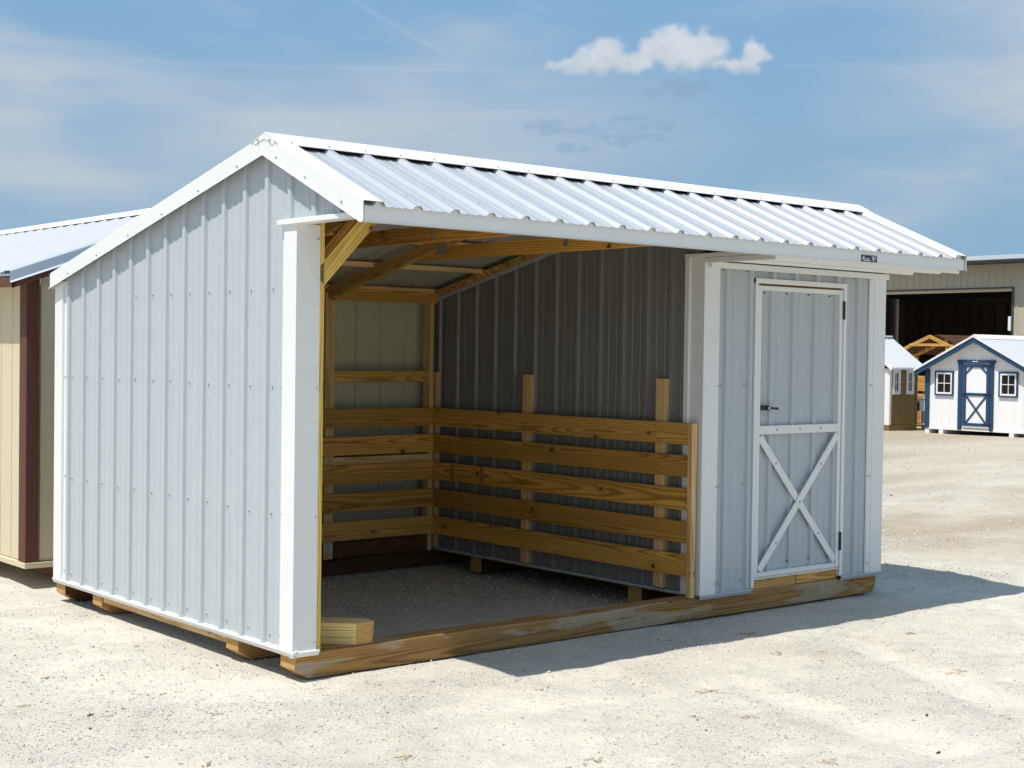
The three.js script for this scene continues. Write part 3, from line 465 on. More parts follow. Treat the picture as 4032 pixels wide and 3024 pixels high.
  // ---------------------------------------------------------------- framing
  put(shed, 'post', timber(1, 0.03, 0.168, 0.136, 2.4, -0.155, -0.004), yellow);
  put(shed, 'header_beam', timber(0, 0.03, 4.87, 2.41, 2.54, -0.085, -0.022), brown[0]);
  put(shed, 'knee_brace', strut([0.135, 2.045, -0.022], [0.475, 2.405, -0.022], 0.089, 0.036, [-1, 1, 0]), yellow);
  put(shed, 'knee_brace', strut([0.135, 2.045, -0.128], [0.475, 2.405, -0.128], 0.089, 0.036, [-1, 1, 0]), brown[1]);
  for (const [k, x] of [0.06, 1.0, 2.0, 3.12, 4.85].entries()) {
    const xa = x - 0.019, xb = x + 0.019, rf = (z0, z1) => strut([x, (roofY(z0) - 0.089), z0], [x, (roofY(z1) - 0.089), z1], 0.089, 0.038, [0, 1, 0]);
    put(shed, 'rafter', rf(-2.97, RZ - 0.012), brown[k % 3]); put(shed, 'rafter', rf(RZ + 0.012, 0.3), brown[(k + 1) % 3]);
    if (k === 1 || k === 2) { put(shed, 'tie_beam', timber(2, xa + 0.0395, xb + 0.0395, 2.303, 2.393, -1.72, EZ - 0.04), amber[k + 2]); put(shed, 'truss_plate', box(xa - 0.0015, xa + 0.0005, 2.335, 2.405, -1.46, -1.36), ZINC); put(shed, 'metal_strap', box(xa + 0.037, xa + 0.0392, 2.33, 2.43, -0.245, -0.205), ZINC); }
  }
  // purlins on the rafters, seen from below
  for (const z of [-2.84, -2.24, -1.66, -1.08, -0.5]) put(shed, 'purlin', strut([0.04, roofY(z) - 0.0225, z], [XE - 0.03, roofY(z) - 0.0225, z], 0.089, 0.036, [0, -MR, 1]), pale[Math.floor(rnd() * 3)]);
  for (const z of [-0.12, 0.22, 0.55]) put(shed, 'purlin', strut([0.04, roofY(z) - 0.0225, z], [XE - 0.03, roofY(z) - 0.0225, z], 0.089, 0.036, [0, -MF, 1]), pale[Math.floor(rnd() * 3)]);
  put(shed, 'partition_rafter', slopeBar(2.955, 2.9915, -2.88, RZ, 0.09, 0.042), [brown[2][0], ENDM]);
  // rear wall framing
  const zs = -2.79;
  put(shed, 'wall_stud', timber(1, 1.962, 2.001, 0.136, 2.118, zs - 0.09, zs), pale[0]); put(shed, 'wall_stud', timber(1, 2.003, 2.043, 0.136, 2.058, zs - 0.09, zs - 0.001), pale[1]);
  put(shed, 'wall_stud', timber(1, 2.918, 2.956, 0.136, 2.06, zs - 0.09, zs), pale[2]); put(shed, 'wall_stud', timber(1, 0.95, 0.988, 0.136, 2.06, zs - 0.09, zs), pale[1]);
  put(shed, 'wall_plate', timber(0, 2.045, 2.99, 2.06, 2.15, zs - 0.045, zs - 0.006), amber[5]);
  put(shed, 'wall_plate', timber(0, 0.05, 1.96, 2.06, 2.15, zs - 0.045, zs - 0.006), amber[2]);
  for (const [y0, y1, m] of [[1.452, 1.535, amber[0]], [0.805, 0.89, pale[1]], [0.14, 0.25, OLD_SHADEW]]) { put(shed, 'wall_girt', timber(0, 2.045, 2.916, y0, y1, zs - 0.045, zs - 0.004), m); put(shed, 'wall_girt', timber(0, 0.99, 1.96, y0, y1, zs - 0.045, zs - 0.004), m); }
  // partition posts and kick boards
  for (const z of [-2.812, -1.69, -0.338]) put(shed, 'partition_post', timber(1, 2.972, 3.01, 0.165, 1.53, z - 0.043, z + 0.043), pale[1]);
  const tops = [1.25, 1.0435, 0.832, 0.621, 0.408];
  tops.forEach((y, k) => {
    put(shed, 'kick_board', timber(2, 2.945, 2.9715, y - 0.1385, y, -2.789, -0.058), amber[k]);
    put(shed, 'kick_board', timber(0, 0.06, 2.9435, y - 0.1365, y + 0.002, zs + 0.001, zs + 0.032), amber[(k + 3) % 7]);
  });
  put(shed, 'end_post', timber(1, 2.936, 2.98, 0.137, 1.252, -0.056, -0.016), pale[0]);
  const nails = []; for (const y of tops) for (const dy of [0.025, 0.07, 0.115]) { for (const z of [-1.69, -0.338]) nails.push([[2.945, y - dy, z + rr(-0.02, 0.02)], [-1, 0, 0]]); for (const x of [2.0, 2.93]) nails.push([[x, y - dy, zs + 0.032], [0, 0, 1]]); }
  const nailProto = new THREE.CylinderGeometry(0.0045, 0.0045, 0.002, 8), Yv = new THREE.Vector3(0, 1, 0);
  put(shed, 'nail_heads', mergeGeometries(nails.map(([p, n]) => nailProto.clone().applyMatrix4(new THREE.Matrix4().makeRotationFromQuaternion(new THREE.Quaternion().setFromUnitVectors(Yv, new THREE.Vector3(...n))).setPosition(...p)))), NAILM, 'stuff');
  // ink stamps on a kick board and the mill tag on a stud
  const stamp = (w, h, rows, bg) => { const c2 = document.createElement('canvas'); c2.width = w; c2.height = h; const k = c2.getContext('2d'); k.fillStyle = bg; k.fillRect(0, 0, w, h); k.fillStyle = '#1a1208'; for (let j = 0; j < rows; j++) { const y0 = (j + 0.15) * h / rows, hh = 0.62 * h / rows; for (let i = 0; i < 3; i++) { k.fillRect(w * (0.08 + 0.31 * i), y0, w * 0.05, hh); k.fillRect(w * (0.08 + 0.31 * i), y0 + (i % 2 ? hh * 0.8 : 0), w * 0.2, hh * 0.25); if ((i + j) % 2) k.fillRect(w * (0.23 + 0.31 * i), y0, w * 0.05, hh); } } const t = new THREE.CanvasTexture(c2); t.colorSpace = THREE.SRGBColorSpace; return std({ map: t, roughness: 0.7 }); };
  const sb = stamp(64, 192, 8, '#a8733a'); for (const z of [-2.52, -2.16]) put(shed, 'ink_stamp', new THREE.BoxGeometry(0.0006, 0.128, 0.034).translate(2.9447, 0.763, z), sb);
  put(shed, 'mill_tag', new THREE.BoxGeometry(0.06, 0.1, 0.001).translate(2.0, 0.235, zs + 0.002), stamp(96, 160, 6, '#c9c6bb'));
  // corner gusset: three boards laid across the corner on the skid
  const gus = sub(shed, 'corner_gusset', [0.3, 0.134, -0.2]);
  for (let k = 0; k < 3; k++) {
    const o = (k - 1) * 0.002, s = new THREE.Shape([[0.403 + o, 0.03], [0.5, 0.03], [0.522 + o, 0.042], [0.527 + o, 0.125], [0.21, 0.44], [0.075, 0.44], [0.075, 0.36]].map((p) => new THREE.Vector2(...p)));
    const g = new THREE.ExtrudeGeometry(s, { depth: 0.034, bevelThickness: 0.002, bevelSize: 0.003, bevelOffset: -0.003, bevelSegments: 1 }).rotateX(-Math.PI / 2).translate(0, 0.1365 + k * 0.0385, 0);
    const p = g.attributes.position, n = g.attributes.normal, side = [], end = [];
    for (let t = 0; t < p.count; t += 3) { const nx = n.getX(t), nz = n.getZ(t); (Math.abs(n.getY(t)) < 0.5 && nz > 0.85 ? end : side).push(t); void nx; }
    const Q = [], NN = [], U = [];
    for (const [li, list] of [[0, side], [1, end]]) for (const t of list) for (let e = 0; e < 3; e++) { const i = t + e, x = p.getX(i), y = p.getY(i), z = p.getZ(i); Q.push(x, y, z); NN.push(n.getX(i), n.getY(i), n.getZ(i)); const al = (x + z) * 0.7071, ac = (x - z) * 0.7071; if (li) U.push(x / 0.3 + k * 0.31, y / 0.3 + k * 0.17); else U.push(al / WL + k * 0.2, (Math.abs(n.getY(i)) > 0.6 ? ac : y * 1.6 + 0.05 * k) / WW); }
    const q = new THREE.BufferGeometry(); q.setAttribute('position', new THREE.Float32BufferAttribute(Q, 3)); q.setAttribute('normal', new THREE.Float32BufferAttribute(NN, 3)); q.setAttribute('uv', new THREE.Float32BufferAttribute(U, 2)); q.addGroup(0, side.length * 3, 0); q.addGroup(side.length * 3, end.length * 3, 1);
    put(gus, 'gusset_board', q, cream);
  }
}

// ------------------------------------------------------------------ tan shed standing behind
const emboss = dataTex(512, 512, (i, j, c) => { const u = i / 512, v = j / 512, w = 0.15 * fbm(u * 6, v * 3, 3, 6, 3); c[0] = c[1] = c[2] = 255 * fbm((u + w) * 48, v * 6, 4, 48, 6); }, false);
const siding = (rgb, o = {}) => std({ color: new THREE.Color().setRGB(...rgb), roughness: 0.7, bumpMap: emboss, bumpScale: 0.0035, map: dust, ...o });
const TAN = siding([0.64, 0.555, 0.38]), TRIMB = siding([0.12, 0.036, 0.019]), WHITEP = siding([0.84, 0.84, 0.85]), BLUE = siding([0.006, 0.05, 0.13]), OLIVE = siding([0.2, 0.145, 0.045]), BARNT = siding([0.47, 0.43, 0.34]);
const GLASS = new THREE.MeshPhysicalMaterial({ color: new THREE.Color().setRGB(0.012, 0.012, 0.012), roughness: 0.1, metalness: 0, specularIntensity: 0.3 });
function plankWall(parent, along, a0, a1, y0, topY, place, mat, w = 0.2032, gap = 0.007, t = 0.012, name = 'siding_plank') {   // grooved siding, one plank after another
  for (let a = a0; a < a1 - 0.01; a += w) {
    const b = Math.min(a1, a + w) - gap, P = [];
    const f = [[a, y0, 0], [b, y0, 0], [b, topY(b), 0], [a, topY(a), 0]], q = f.map(([u, v]) => [u, v, t]);
    const quads = [[q[0], q[1], q[2], q[3]], [f[1], f[0], f[3], f[2]], [f[0], f[1], q[1], q[0]], [q[3], q[2], f[2], f[3]], [f[0], q[0], q[3], f[3]], [q[1], f[1], f[2], q[2]]], U = [];
    for (const k of quads) for (const e of [0, 1, 2, 0, 2, 3]) { P.push(...place(...k[e])); U.push(k[e][0], k[e][1] * 0.6 + a); }
    const g = new THREE.BufferGeometry(); g.setAttribute('position', new THREE.Float32BufferAttribute(P, 3)); g.setAttribute('uv', new THREE.Float32BufferAttribute(U, 2)); g.computeVertexNormals(); put(parent, name, g, mat);
  }
}
const DS = (m) => { m.side = THREE.DoubleSide; return m; }; [TAN, TRIMB, WHITEP, BLUE, OLIVE, BARNT].forEach(DS);
{
  const X0 = 0.02, X1 = 3.1, Z1 = -3.56, Z0 = -8.4, xm = (X0 + X1) / 2, M = 0.365, base = 0.185, ry = (x) => 2.235 + M * (Math.min(x, 2 * xm - x) - X0);
  const s = thing('tan_shed', 'tan grooved wooden shed with dark brown corner boards and ribbed white roof', 'shed', [xm, 0, (Z0 + Z1) / 2]);
  put(s, 'backing_wall', box(X0 + 0.03, X0 + 0.06, base, 2.12, Z0, Z1 - 0.03), TAN); put(s, 'backing_wall', box(X1 - 0.06, X1 - 0.03, base, 2.12, Z0, Z1 - 0.03), TAN); put(s, 'backing_wall', box(X0 + 0.06, X1 - 0.06, base, 2.12, Z1 - 0.06, Z1 - 0.03), TAN); put(s, 'backing_wall', box(X0 + 0.06, X1 - 0.06, base, 2.12, Z0, Z0 + 0.03), TAN);
  plankWall(s, 'z', -0.005, 4.7, base, () => 2.14, (u, v, h) => [X0 + 0.029 - h, v, Z1 - 0.12 - u], TAN);
  plankWall(s, 'x', X0 + 0.105, X1 - 0.09, base, (x) => ry(x) - 0.05, (u, v, h) => [u, v, Z1 - 0.03 + h], TAN, 0.1025 * 2);
  put(s, 'corner_board', box(X0 - 0.004, X0 + 0.014, base - 0.005, 2.118, Z1 - 0.125, Z1 - 0.0165, 0.002), TRIMB); put(s, 'corner_board', box(X0 - 0.004, X0 + 0.088, base - 0.005, 2.16, Z1 - 0.016, Z1 + 0.003, 0.002), TRIMB); put(s, 'corner_board', box(X1 - 0.088, X1 + 0.004, base - 0.005, 2.16, Z1 - 0.016, Z1 + 0.003, 0.002), TRIMB);
  put(s, 'floor_frame', box(X0 - 0.01, X1, base - 0.045, base - 0.006, Z0, Z1 + 0.01, 0.003), TAN);
  for (const x of [0.45, 1.2, 2.0, 2.7]) put(s, 'skid', timber(2, x - 0.05, x + 0.05, -0.015, base - 0.046, Z0 + 0.05, Z1 - 0.18), skidM[0]);
  const eave = X0 - 0.17;
  put(s, 'fascia_board', box(eave + 0.01, eave + 0.03, 2.09, 2.165, Z0 - 0.1, Z1 + 0.12), TRIMB); put(s, 'soffit', box(eave + 0.031, X0 + 0.012, 2.142, 2.155, Z0 - 0.1, Z1 + 0.1), TAN);
  const rb = (sg) => { const a = [sg > 0 ? eave + 0.02 : 2 * xm - eave - 0.02, 0], q = new THREE.Shape([[a[0], ry(a[0]) - 0.1], [xm, ry(xm) - 0.1], [xm, ry(xm) - 0.02], [a[0], ry(a[0]) - 0.02]].map((p) => new THREE.Vector2(...p))); return new THREE.ExtrudeGeometry(q, { depth: 0.02, bevelEnabled: false }).translate(0, 0, Z1 + 0.1); };
  put(s, 'rake_board', rb(1), TRIMB); put(s, 'rake_board', rb(-1), TRIMB); put(s, 'rake_soffit', mergeGeometries([1, -1].map((sg) => { const xa = sg > 0 ? eave + 0.03 : 2 * xm - eave - 0.03, q = new THREE.Shape([[xa, ry(xa) - 0.06], [xm, ry(xm) - 0.06], [xm, ry(xm) - 0.045], [xa, ry(xa) - 0.045]].map((p) => new THREE.Vector2(...p))); return new THREE.ExtrudeGeometry(q, { depth: 0.14, bevelEnabled: false }).translate(0, 0, Z1 - 0.042); })), TRIMB);
  const c = 1 / Math.hypot(1, M), ph = Z1 - 0.02;
  for (let k = 0; k < 6; k++) { const a = Math.max(Z0 - 0.1, ph - (k + 1) * 4 * PITCH), b = k ? ph - k * 4 * PITCH : Z1 + 0.12; if (b <= a) continue; put(s, 'roof_panel', sheet(profile(a, b, ph, PITCH, 0.02, true, 0.006), eave, xm - 0.112, (u, v, h) => [v - h * M * c, ry(v) + h * c, u]), [ROOFW, UNDER]); put(s, 'roof_panel', sheet(profile(a, b, ph, PITCH, 0.02, true, 0.006), eave, xm - 0.112, (u, v, h) => [2 * xm - v + h * M * c, ry(v) + h * c, u]), [ROOFW, UNDER]); }
  const RM = metal([0.46, 0.53, 0.62], { roughness: 0.35 });
  for (const sg of [1, -1]) put(s, 'rake_trim', fold([[Z1 + 0.0, 0.012], [Z1 + 0.02, 0.026], [Z1 + 0.13, 0.026], [Z1 + 0.134, 0.02], [Z1 + 0.136, -0.045], [Z1 + 0.152, -0.058]], eave - 0.005, xm, (a, b, t) => [sg > 0 ? t : 2 * xm - t, ry(t) + b, a]), RM);
  put(s, 'ridge_cap', fold([[xm - 0.14, ry(xm - 0.14) + 0.025], [xm - 0.136, ry(xm - 0.136) + 0.03], [xm, ry(xm) + 0.042], [xm + 0.136, ry(xm - 0.136) + 0.022]], Z0 - 0.12, Z1 + 0.14, (a, b, t) => [a, b, t]), WHITE);
  put(s, 'ridge_board', box(xm - 0.02, xm + 0.02, ry(xm) - 0.16, ry(xm) - 0.03, Z0, Z1), brown[0][0]); const sc = []; for (let k = 0; k < 20; k++) for (const x of [X0 + 0.25, X0 + 0.85]) sc.push([[x, ry(x), ph - 0.05 - k * PITCH], [-M * c, c, 0]]); for (let k = 0; k < 20; k++) sc.push([[xm - 0.11, ry(xm - 0.11) + 0.026, ph - k * PITCH], [-M * c, c, 0]]); screws(s, sc, SCREWM, 'roof_screws');
}

// ------------------------------------------------------------------ sheds across the yard
function gableSheet(parent, z0, z1, eaveY, zm, ridgeY, x0, x1, mat) {   // ridge along x, two ribbed slopes
  const M = (ridgeY - eaveY) / (zm - z0), c = 1 / Math.hypot(1, M);
  for (let x = x0; x < x1 - 0.05; x += 0.9144) { const b = Math.min(x1, x + 0.9144); for (const sg of [1, -1]) put(parent, 'roof_panel', sheet(profile(x, b, x0 + 0.05, 0.1143, 0.022, false), 0, zm - z0, (u, v, h) => [u, eaveY + M * v + h * c, sg > 0 ? z1 - v + h * M * c : z0 + v - h * M * c]), [mat, UNDER]); }
}
function windowUnit(parent, place, w, h, trim, sash, cols, rows) {      // place(u, v, d) -> world; u, v from the lower left corner, d outwards
  const bar = (u0, u1, v0, v1, d0, d1) => { const A = place(u0, v0, d0), B = place(u1, v1, d1); return box(Math.min(A[0], B[0]), Math.max(A[0], B[0]), Math.min(A[1], B[1]), Math.max(A[1], B[1]), Math.min(A[2], B[2]), Math.max(A[2], B[2])); };
  const win = sub(parent, 'window', place(w / 2, 0, 0)), t = 0.035, s = 0.04;
  put(win, 'trim', mergeGeometries([bar(0, w, 0, t, 0, 0.03), bar(0, w, h - t, h, 0, 0.03), bar(0, t, t, h - t, 0, 0.03), bar(w - t, w, t, h - t, 0, 0.03)]), trim);
  put(win, 'frame', mergeGeometries([bar(t, w - t, t, t + s, 0, 0.024), bar(t, w - t, h - t - s, h - t, 0, 0.024), bar(t, t + s, t + s, h - t - s, 0, 0.024), bar(w - t - s, w - t, t + s, h - t - s, 0, 0.024)]), sash);
  const gx0 = t + s, gx1 = w - t - s, gy0 = t + s, gy1 = h - t - s, mw = 0.016;
  for (let i = 0; i < cols; i++) for (let j = 0; j < rows; j++) put(win, 'pane', bar(gx0 + (gx1 - gx0) * i / cols, gx0 + (gx1 - gx0) * (i + 1) / cols - 0.001, gy0 + (gy1 - gy0) * j / rows, gy0 + (gy1 - gy0) * (j + 1) / rows - 0.001, 0.001, 0.006), GLASS);
  const mb = []; for (let i = 1; i < cols; i++) { const u = gx0 + (gx1 - gx0) * i / cols; mb.push(bar(u - mw / 2, u + mw / 2, gy0, gy1, 0.007, 0.016)); } for (let j = 1; j < rows; j++) { const v = gy0 + (gy1 - gy0) * j / rows; mb.push(bar(gx0, gx1, v - mw / 2, v + mw / 2, 0.0075, 0.0165)); } if (mb.length) put(win, 'muntin', mergeGeometries(mb), sash);
  return win;
}
const DARKW = woodMat(brown[1][0].map, 0.9, 0x5c4a3c), DARKB = [DARKW, DARKW];
{ // white shed with blue trim: gable front faces -x
  const X = 25, zl = -13.36, zr = -10.74, zm = (zl + zr) / 2, eY = 1.5, rY = 2.17, L = 3.6, ov = 0.22, M = (rY - eY) / (zm - zl), top = (z) => eY + M * (Math.min(z, 2 * zm - z) - zl);
  const s = thing('garden_shed', 'white garden shed with blue trim, blue-framed door and two square windows', 'shed', [X + L / 2, 0, zm]);
  plankWall(s, 'z', zl + 0.02, zr - 0.02, 0.13, (z) => top(z) - 0.03, (u, v, h) => [X - h + 0.012, v, u], WHITEP, 0.2032, 0.003, 0.004);
  put(s, 'backing_wall', box(X + 0.0125, X + 0.04, 0.13, 1.45, zl + 0.03, zr - 0.03), WHITEP);
  put(s, 'side_wall', box(X + 0.041, X + L, 0.13, 1.46, zr - 0.03, zr - 0.005), WHITEP); put(s, 'side_wall', box(X + 0.041, X + L, 0.13, 1.46, zl + 0.005, zl + 0.03), WHITEP); put(s, 'rear_wall', box(X + L, X + L + 0.03, 0.13, 1.46, zl, zr), WHITEP);
  put(s, 'floor_frame', box(X - 0.012, X + L, 0.085, 0.128, zl, zr), WHITEP);
  for (const z of [zl + 0.055, zl + 0.42, zr - 0.42, zr - 0.055]) put(s, 'skid', box(X - 0.01, X + L, -0.02, 0.084, z - 0.055, z + 0.055), WHITEP);
  put(s, 'corner_board', box(X - 0.03, X + 0.012, 0.11, 1.46, zl - 0.012, zl + 0.1), BLUE); put(s, 'corner_board', box(X - 0.03, X + 0.012, 0.11, 1.46, zr - 0.1, zr + 0.012), BLUE);
  gableSheet(s, zl - ov, zr + ov, eY - M * ov + 0.04, zm, rY + 0.04, X - 0.17, X + L + 0.15, ROOFW);
  const slant = (a0, b0, dy0, dy1, x0, x1, m, n) => { for (const sg of [1, -1]) { const Y = (z) => eY + M * (z - zl), q = new THREE.Shape([[a0, Y(a0) + dy0], [b0, Y(b0) + dy0], [b0, Y(b0) + dy1], [a0, Y(a0) + dy1]].map(([z, y]) => new THREE.Vector2(sg > 0 ? z : 2 * zm - z, y))); put(s, n, new THREE.ExtrudeGeometry(q, { depth: x1 - x0, bevelEnabled: false }).applyMatrix4(ZY(x1)), m); } };
  slant(zl - ov, zm, -0.1, 0.012, X - 0.165, X - 0.14, BLUE, 'rake_board'); slant(zl - ov - 0.01, zm, 0.014, 0.062, X - 0.185, X - 0.167, WHITE, 'rake_trim'); slant(zl - ov + 0.02, zm, -0.05, -0.035, X - 0.139, X, WHITEP, 'rake_soffit');
  put(s, 'ridge_cap', fold([[zm - 0.15, rY - M * 0.15 + 0.06], [zm, rY + 0.075], [zm + 0.15, rY - M * 0.15 + 0.06]], X - 0.19, X + L + 0.16, (a, b, t) => [t, b, a]), WHITE);
  put(s, 'gable_vent', mergeGeometries([box(X - 0.02, X - 0.004, 1.9, 1.96, zm - 0.17, zm + 0.17), box(X - 0.02, X - 0.004, 1.965, 2.02, zm - 0.11, zm + 0.11)]), WHITEP);
  // door
  put(s, 'door_trim', box(X - 0.03, X - 0.002, 0.1, 1.606, -12.506, -12.404), BLUE); put(s, 'door_trim', box(X - 0.03, X - 0.002, 0.1, 1.606, -11.7, -11.612), BLUE); put(s, 'door_trim', box(X - 0.036, X - 0.002, 1.607, 1.676, -12.53, -11.57), BLUE);
  const d = sub(s, 'door', [X, 0.2, -12.04]), zA = -12.378, zB = -11.71;
  put(d, 'leaf', box(X - 0.012, X - 0.001, 0.2, 1.585, zA, zB), WHITEP);
  for (const [y0, y1] of [[0.2, 0.265], [0.877, 0.94], [1.51, 1.585]]) put(d, 'rail', box(X - 0.03, X - 0.0125, y0, y1, zA + 0.08, zB - 0.08), BLUE);
  put(d, 'stile', box(X - 0.03, X - 0.0125, 0.2, 1.585, zA, zA + 0.079), BLUE); put(d, 'stile', box(X - 0.03, X - 0.0125, 0.2, 1.585, zB - 0.079, zB), BLUE);
  const diag = (za, ya, zb, yb, dx) => { const l = Math.hypot(zb - za, yb - ya); return new THREE.BoxGeometry(0.014, 0.036, l).rotateX(-Math.atan2(yb - ya, zb - za)).translate(X - 0.021 + dx, (ya + yb) / 2, (za + zb) / 2); };
  put(d, 'brace', diag(zA + 0.08, 0.265, zB - 0.08, 0.877, 0), BLUE); put(d, 'brace', diag(zA + 0.08, 0.877, zB - 0.08, 0.265, -0.003), BLUE); put(d, 'brace', diag(zA + 0.07, 1.38, zA + 0.22, 1.515, 0), BLUE); put(d, 'brace', diag(zB - 0.07, 1.38, zB - 0.22, 1.515, 0), BLUE);
  for (const y of [1.545, 0.908, 0.235]) put(d, 'hinge', mergeGeometries([box(X - 0.036, X - 0.0305, y - 0.012, y + 0.012, zB - 0.16, zB + 0.01), box(X - 0.038, X - 0.0305, y - 0.04, y + 0.04, zB + 0.012, zB + 0.05)]), BLACK);
  put(d, 'latch', box(X - 0.05, X - 0.0305, 0.9, 0.93, zA + 0.005, zA + 0.07), BLACK);
  put(s, 'door_sill', box(X - 0.03, X, 0.15, 0.195, zA, zB), metal([0.5, 0.5, 0.5]));
  put(s, 'name_plate', box(X - 0.04, X - 0.0365, 1.623, 1.662, -12.148, -11.96, 0.001), std({ color: new THREE.Color().setRGB(0.01, 0.014, 0.03), roughness: 0.4 }));
  put(s, 'name_plate_print', mergeGeometries([box(X - 0.0412, X - 0.0402, 1.633, 1.653, -12.135, -12.06), box(X - 0.0412, X - 0.0402, 1.633, 1.653, -12.045, -12.0)]), WHITEP);
  const wp = (z0, y0) => (u, v, dd) => [X - 0.001 - dd, y0 + v, z0 + u];
  windowUnit(s, wp(-13.115, 0.86), 0.485, 0.56, BLUE, WHITEP, 2, 2); windowUnit(s, wp(-11.487, 0.866), 0.466, 0.56, BLUE, WHITEP, 2, 2);
}
{ // olive shed: long side faces +z, gable with white trim faces -x
  const Z = -14.2, X0 = 24.78, X1 = 25.86, D = 1.9, zm = Z - D / 2 + 0.05, eY = 1.46, rY = 2.2;
  const s = thing('olive_shed', 'small olive brown shed with two narrow white windows and white ribbed roof', 'shed', [(X0 + X1) / 2, 0, zm]);
  plankWall(s, 'x', X0 + 0.06, X1 - 0.06, 0.14, () => 1.44, (u, v, h) => [u, v, Z - 0.012 + h], OLIVE, 0.136, 0.006, 0.012);
  put(s, 'backing_wall', box(X0 + 0.02, X1 - 0.02, 0.14, 1.44, Z - 0.05, Z - 0.013), OLIVE);
  put(s, 'gable_wall', box(X0, X0 + 0.019, 0.14, 1.44, Z - D, Z - 0.03), OLIVE); put(s, 'rear_wall', box(X1 - 0.019, X1, 0.14, 1.44, Z - D, Z - 0.03), OLIVE);
  put(s, 'corner_board', box(X0 - 0.015, X0 + 0.058, 0.13, 1.45, Z - 0.012, Z + 0.012), WHITEP); put(s, 'corner_board', box(X0 - 0.015, X0 - 0.001, 0.13, 1.45, Z - 0.13, Z - 0.0125), WHITEP); put(s, 'corner_board', box(X1 - 0.058, X1 + 0.012, 0.13, 1.42, Z - 0.012, Z + 0.012), OLIVE);
  put(s, 'floor_frame', box(X0 - 0.02, X1, -0.02, 0.128, Z - D, Z + 0.01), OLIVE);
  gableSheet(s, Z - D - 0.02, Z + 0.12, eY + 0.01, zm, rY, X0 - 0.08, X1 + 0.16, ROOFW);
  put(s, 'fascia_board', box(X0 - 0.08, X1 + 0.16, 1.425, 1.472, Z + 0.1, Z + 0.125), WHITEP); put(s, 'rake_board', (() => { const q = new THREE.Shape([[Z + 0.12, 1.4], [zm, rY - 0.06], [zm, rY + 0.01], [Z + 0.12, 1.48]].map((p) => new THREE.Vector2(...p))); return new THREE.ExtrudeGeometry(q, { depth: 0.02, bevelEnabled: false }).applyMatrix4(ZY(X0 - 0.085)); })(), WHITEP);
  put(s, 'ridge_cap', box(X0 - 0.09, X1 + 0.16, rY, rY + 0.035, zm - 0.08, zm + 0.08, 0.01), WHITE);
  for (const x of [24.885, 25.42]) windowUnit(s, (u, v, d) => [x + u, 0.845 + v, Z + 0.001 + d], 0.285, 0.58, WHITEP, WHITEP, 2, 2);
}
{ // hutch in the gap between the two sheds
  const s = thing('nest_box_hutch', 'low hutch with white slanted lid and blue end panel between two sheds', 'hutch', [26.1, 0, -14.2]);
  put(s, 'lid', (() => { const q = new THREE.Shape([[-14.42, 0.66], [-14.42, 0.7], [-13.5, 0.9], [-13.5, 0.86]].map((p) => new THREE.Vector2(...p))); return new THREE.ExtrudeGeometry(q, { depth: 0.5, bevelEnabled: false }).applyMatrix4(ZY(26.48)); })(), WHITEP);
  put(s, 'end_panel', box(26.0, 26.02, 0.44, 0.66, -14.33, -14.215), BLUE); put(s, 'front_panel', box(26.001, 26.02, 0.44, 0.7, -14.214, -13.55), WHITEP);
  put(s, 'frame', mergeGeometries([box(26.0, 26.03, -0.01, 0.16, -14.36, -14.33), box(26.0, 26.03, 0.12, 0.15, -14.33, -13.55), box(26.0, 26.03, -0.01, 0.119, -13.58, -13.55)]), WHITEP);
  const bars = []; for (let k = 0; k < 14; k++) bars.push(box(26.005, 26.008, 0.15, 0.44, -14.33 + k * 0.055, -14.324 + k * 0.055)); for (let k = 1; k < 6; k++) bars.push(box(26.009, 26.012, 0.15 + k * 0.05, 0.156 + k * 0.05, -14.33, -13.55)); put(s, 'wire_mesh', mergeGeometries(bars), metal([0.5, 0.47, 0.4]), 'stuff');
  put(s, 'backing', box(26.3, 26.32, -0.01, 0.7, -14.36, -13.55), TAN);
}
{ // stacked pallets and boards further back in the gap
  for (const [k, y] of [0.0, 0.42, 0.86].entries()) {
    const p = thing('lumber_stack', ['stack of brown boards at the ground behind the white-lidded hutch', 'middle stack of brown boards behind the white-lidded hutch', 'top stack of brown boards behind the white-lidded hutch'][k], 'lumber', [27.8, y, -15.0], 'lumber stacks behind the hutch');
    for (let i = 0; i < 5; i++) put(p, 'board', timber(2, 27.5, 28.0, y + 0.02 + i * 0.075, y + 0.09 + i * 0.075, -15.9 + rr(0, 0.1), -14.4 + rr(-0.1, 0.1)), brown[i % 3]);
    put(p, 'bearer', box(27.52, 27.98, y - 0.02, y + 0.019, -15.2, -15.1), brown[0][0]); put(p, 'bearer', box(27.52, 27.98, y - 0.02, y + 0.019, -14.7, -14.6), brown[0][0]);
  }
}
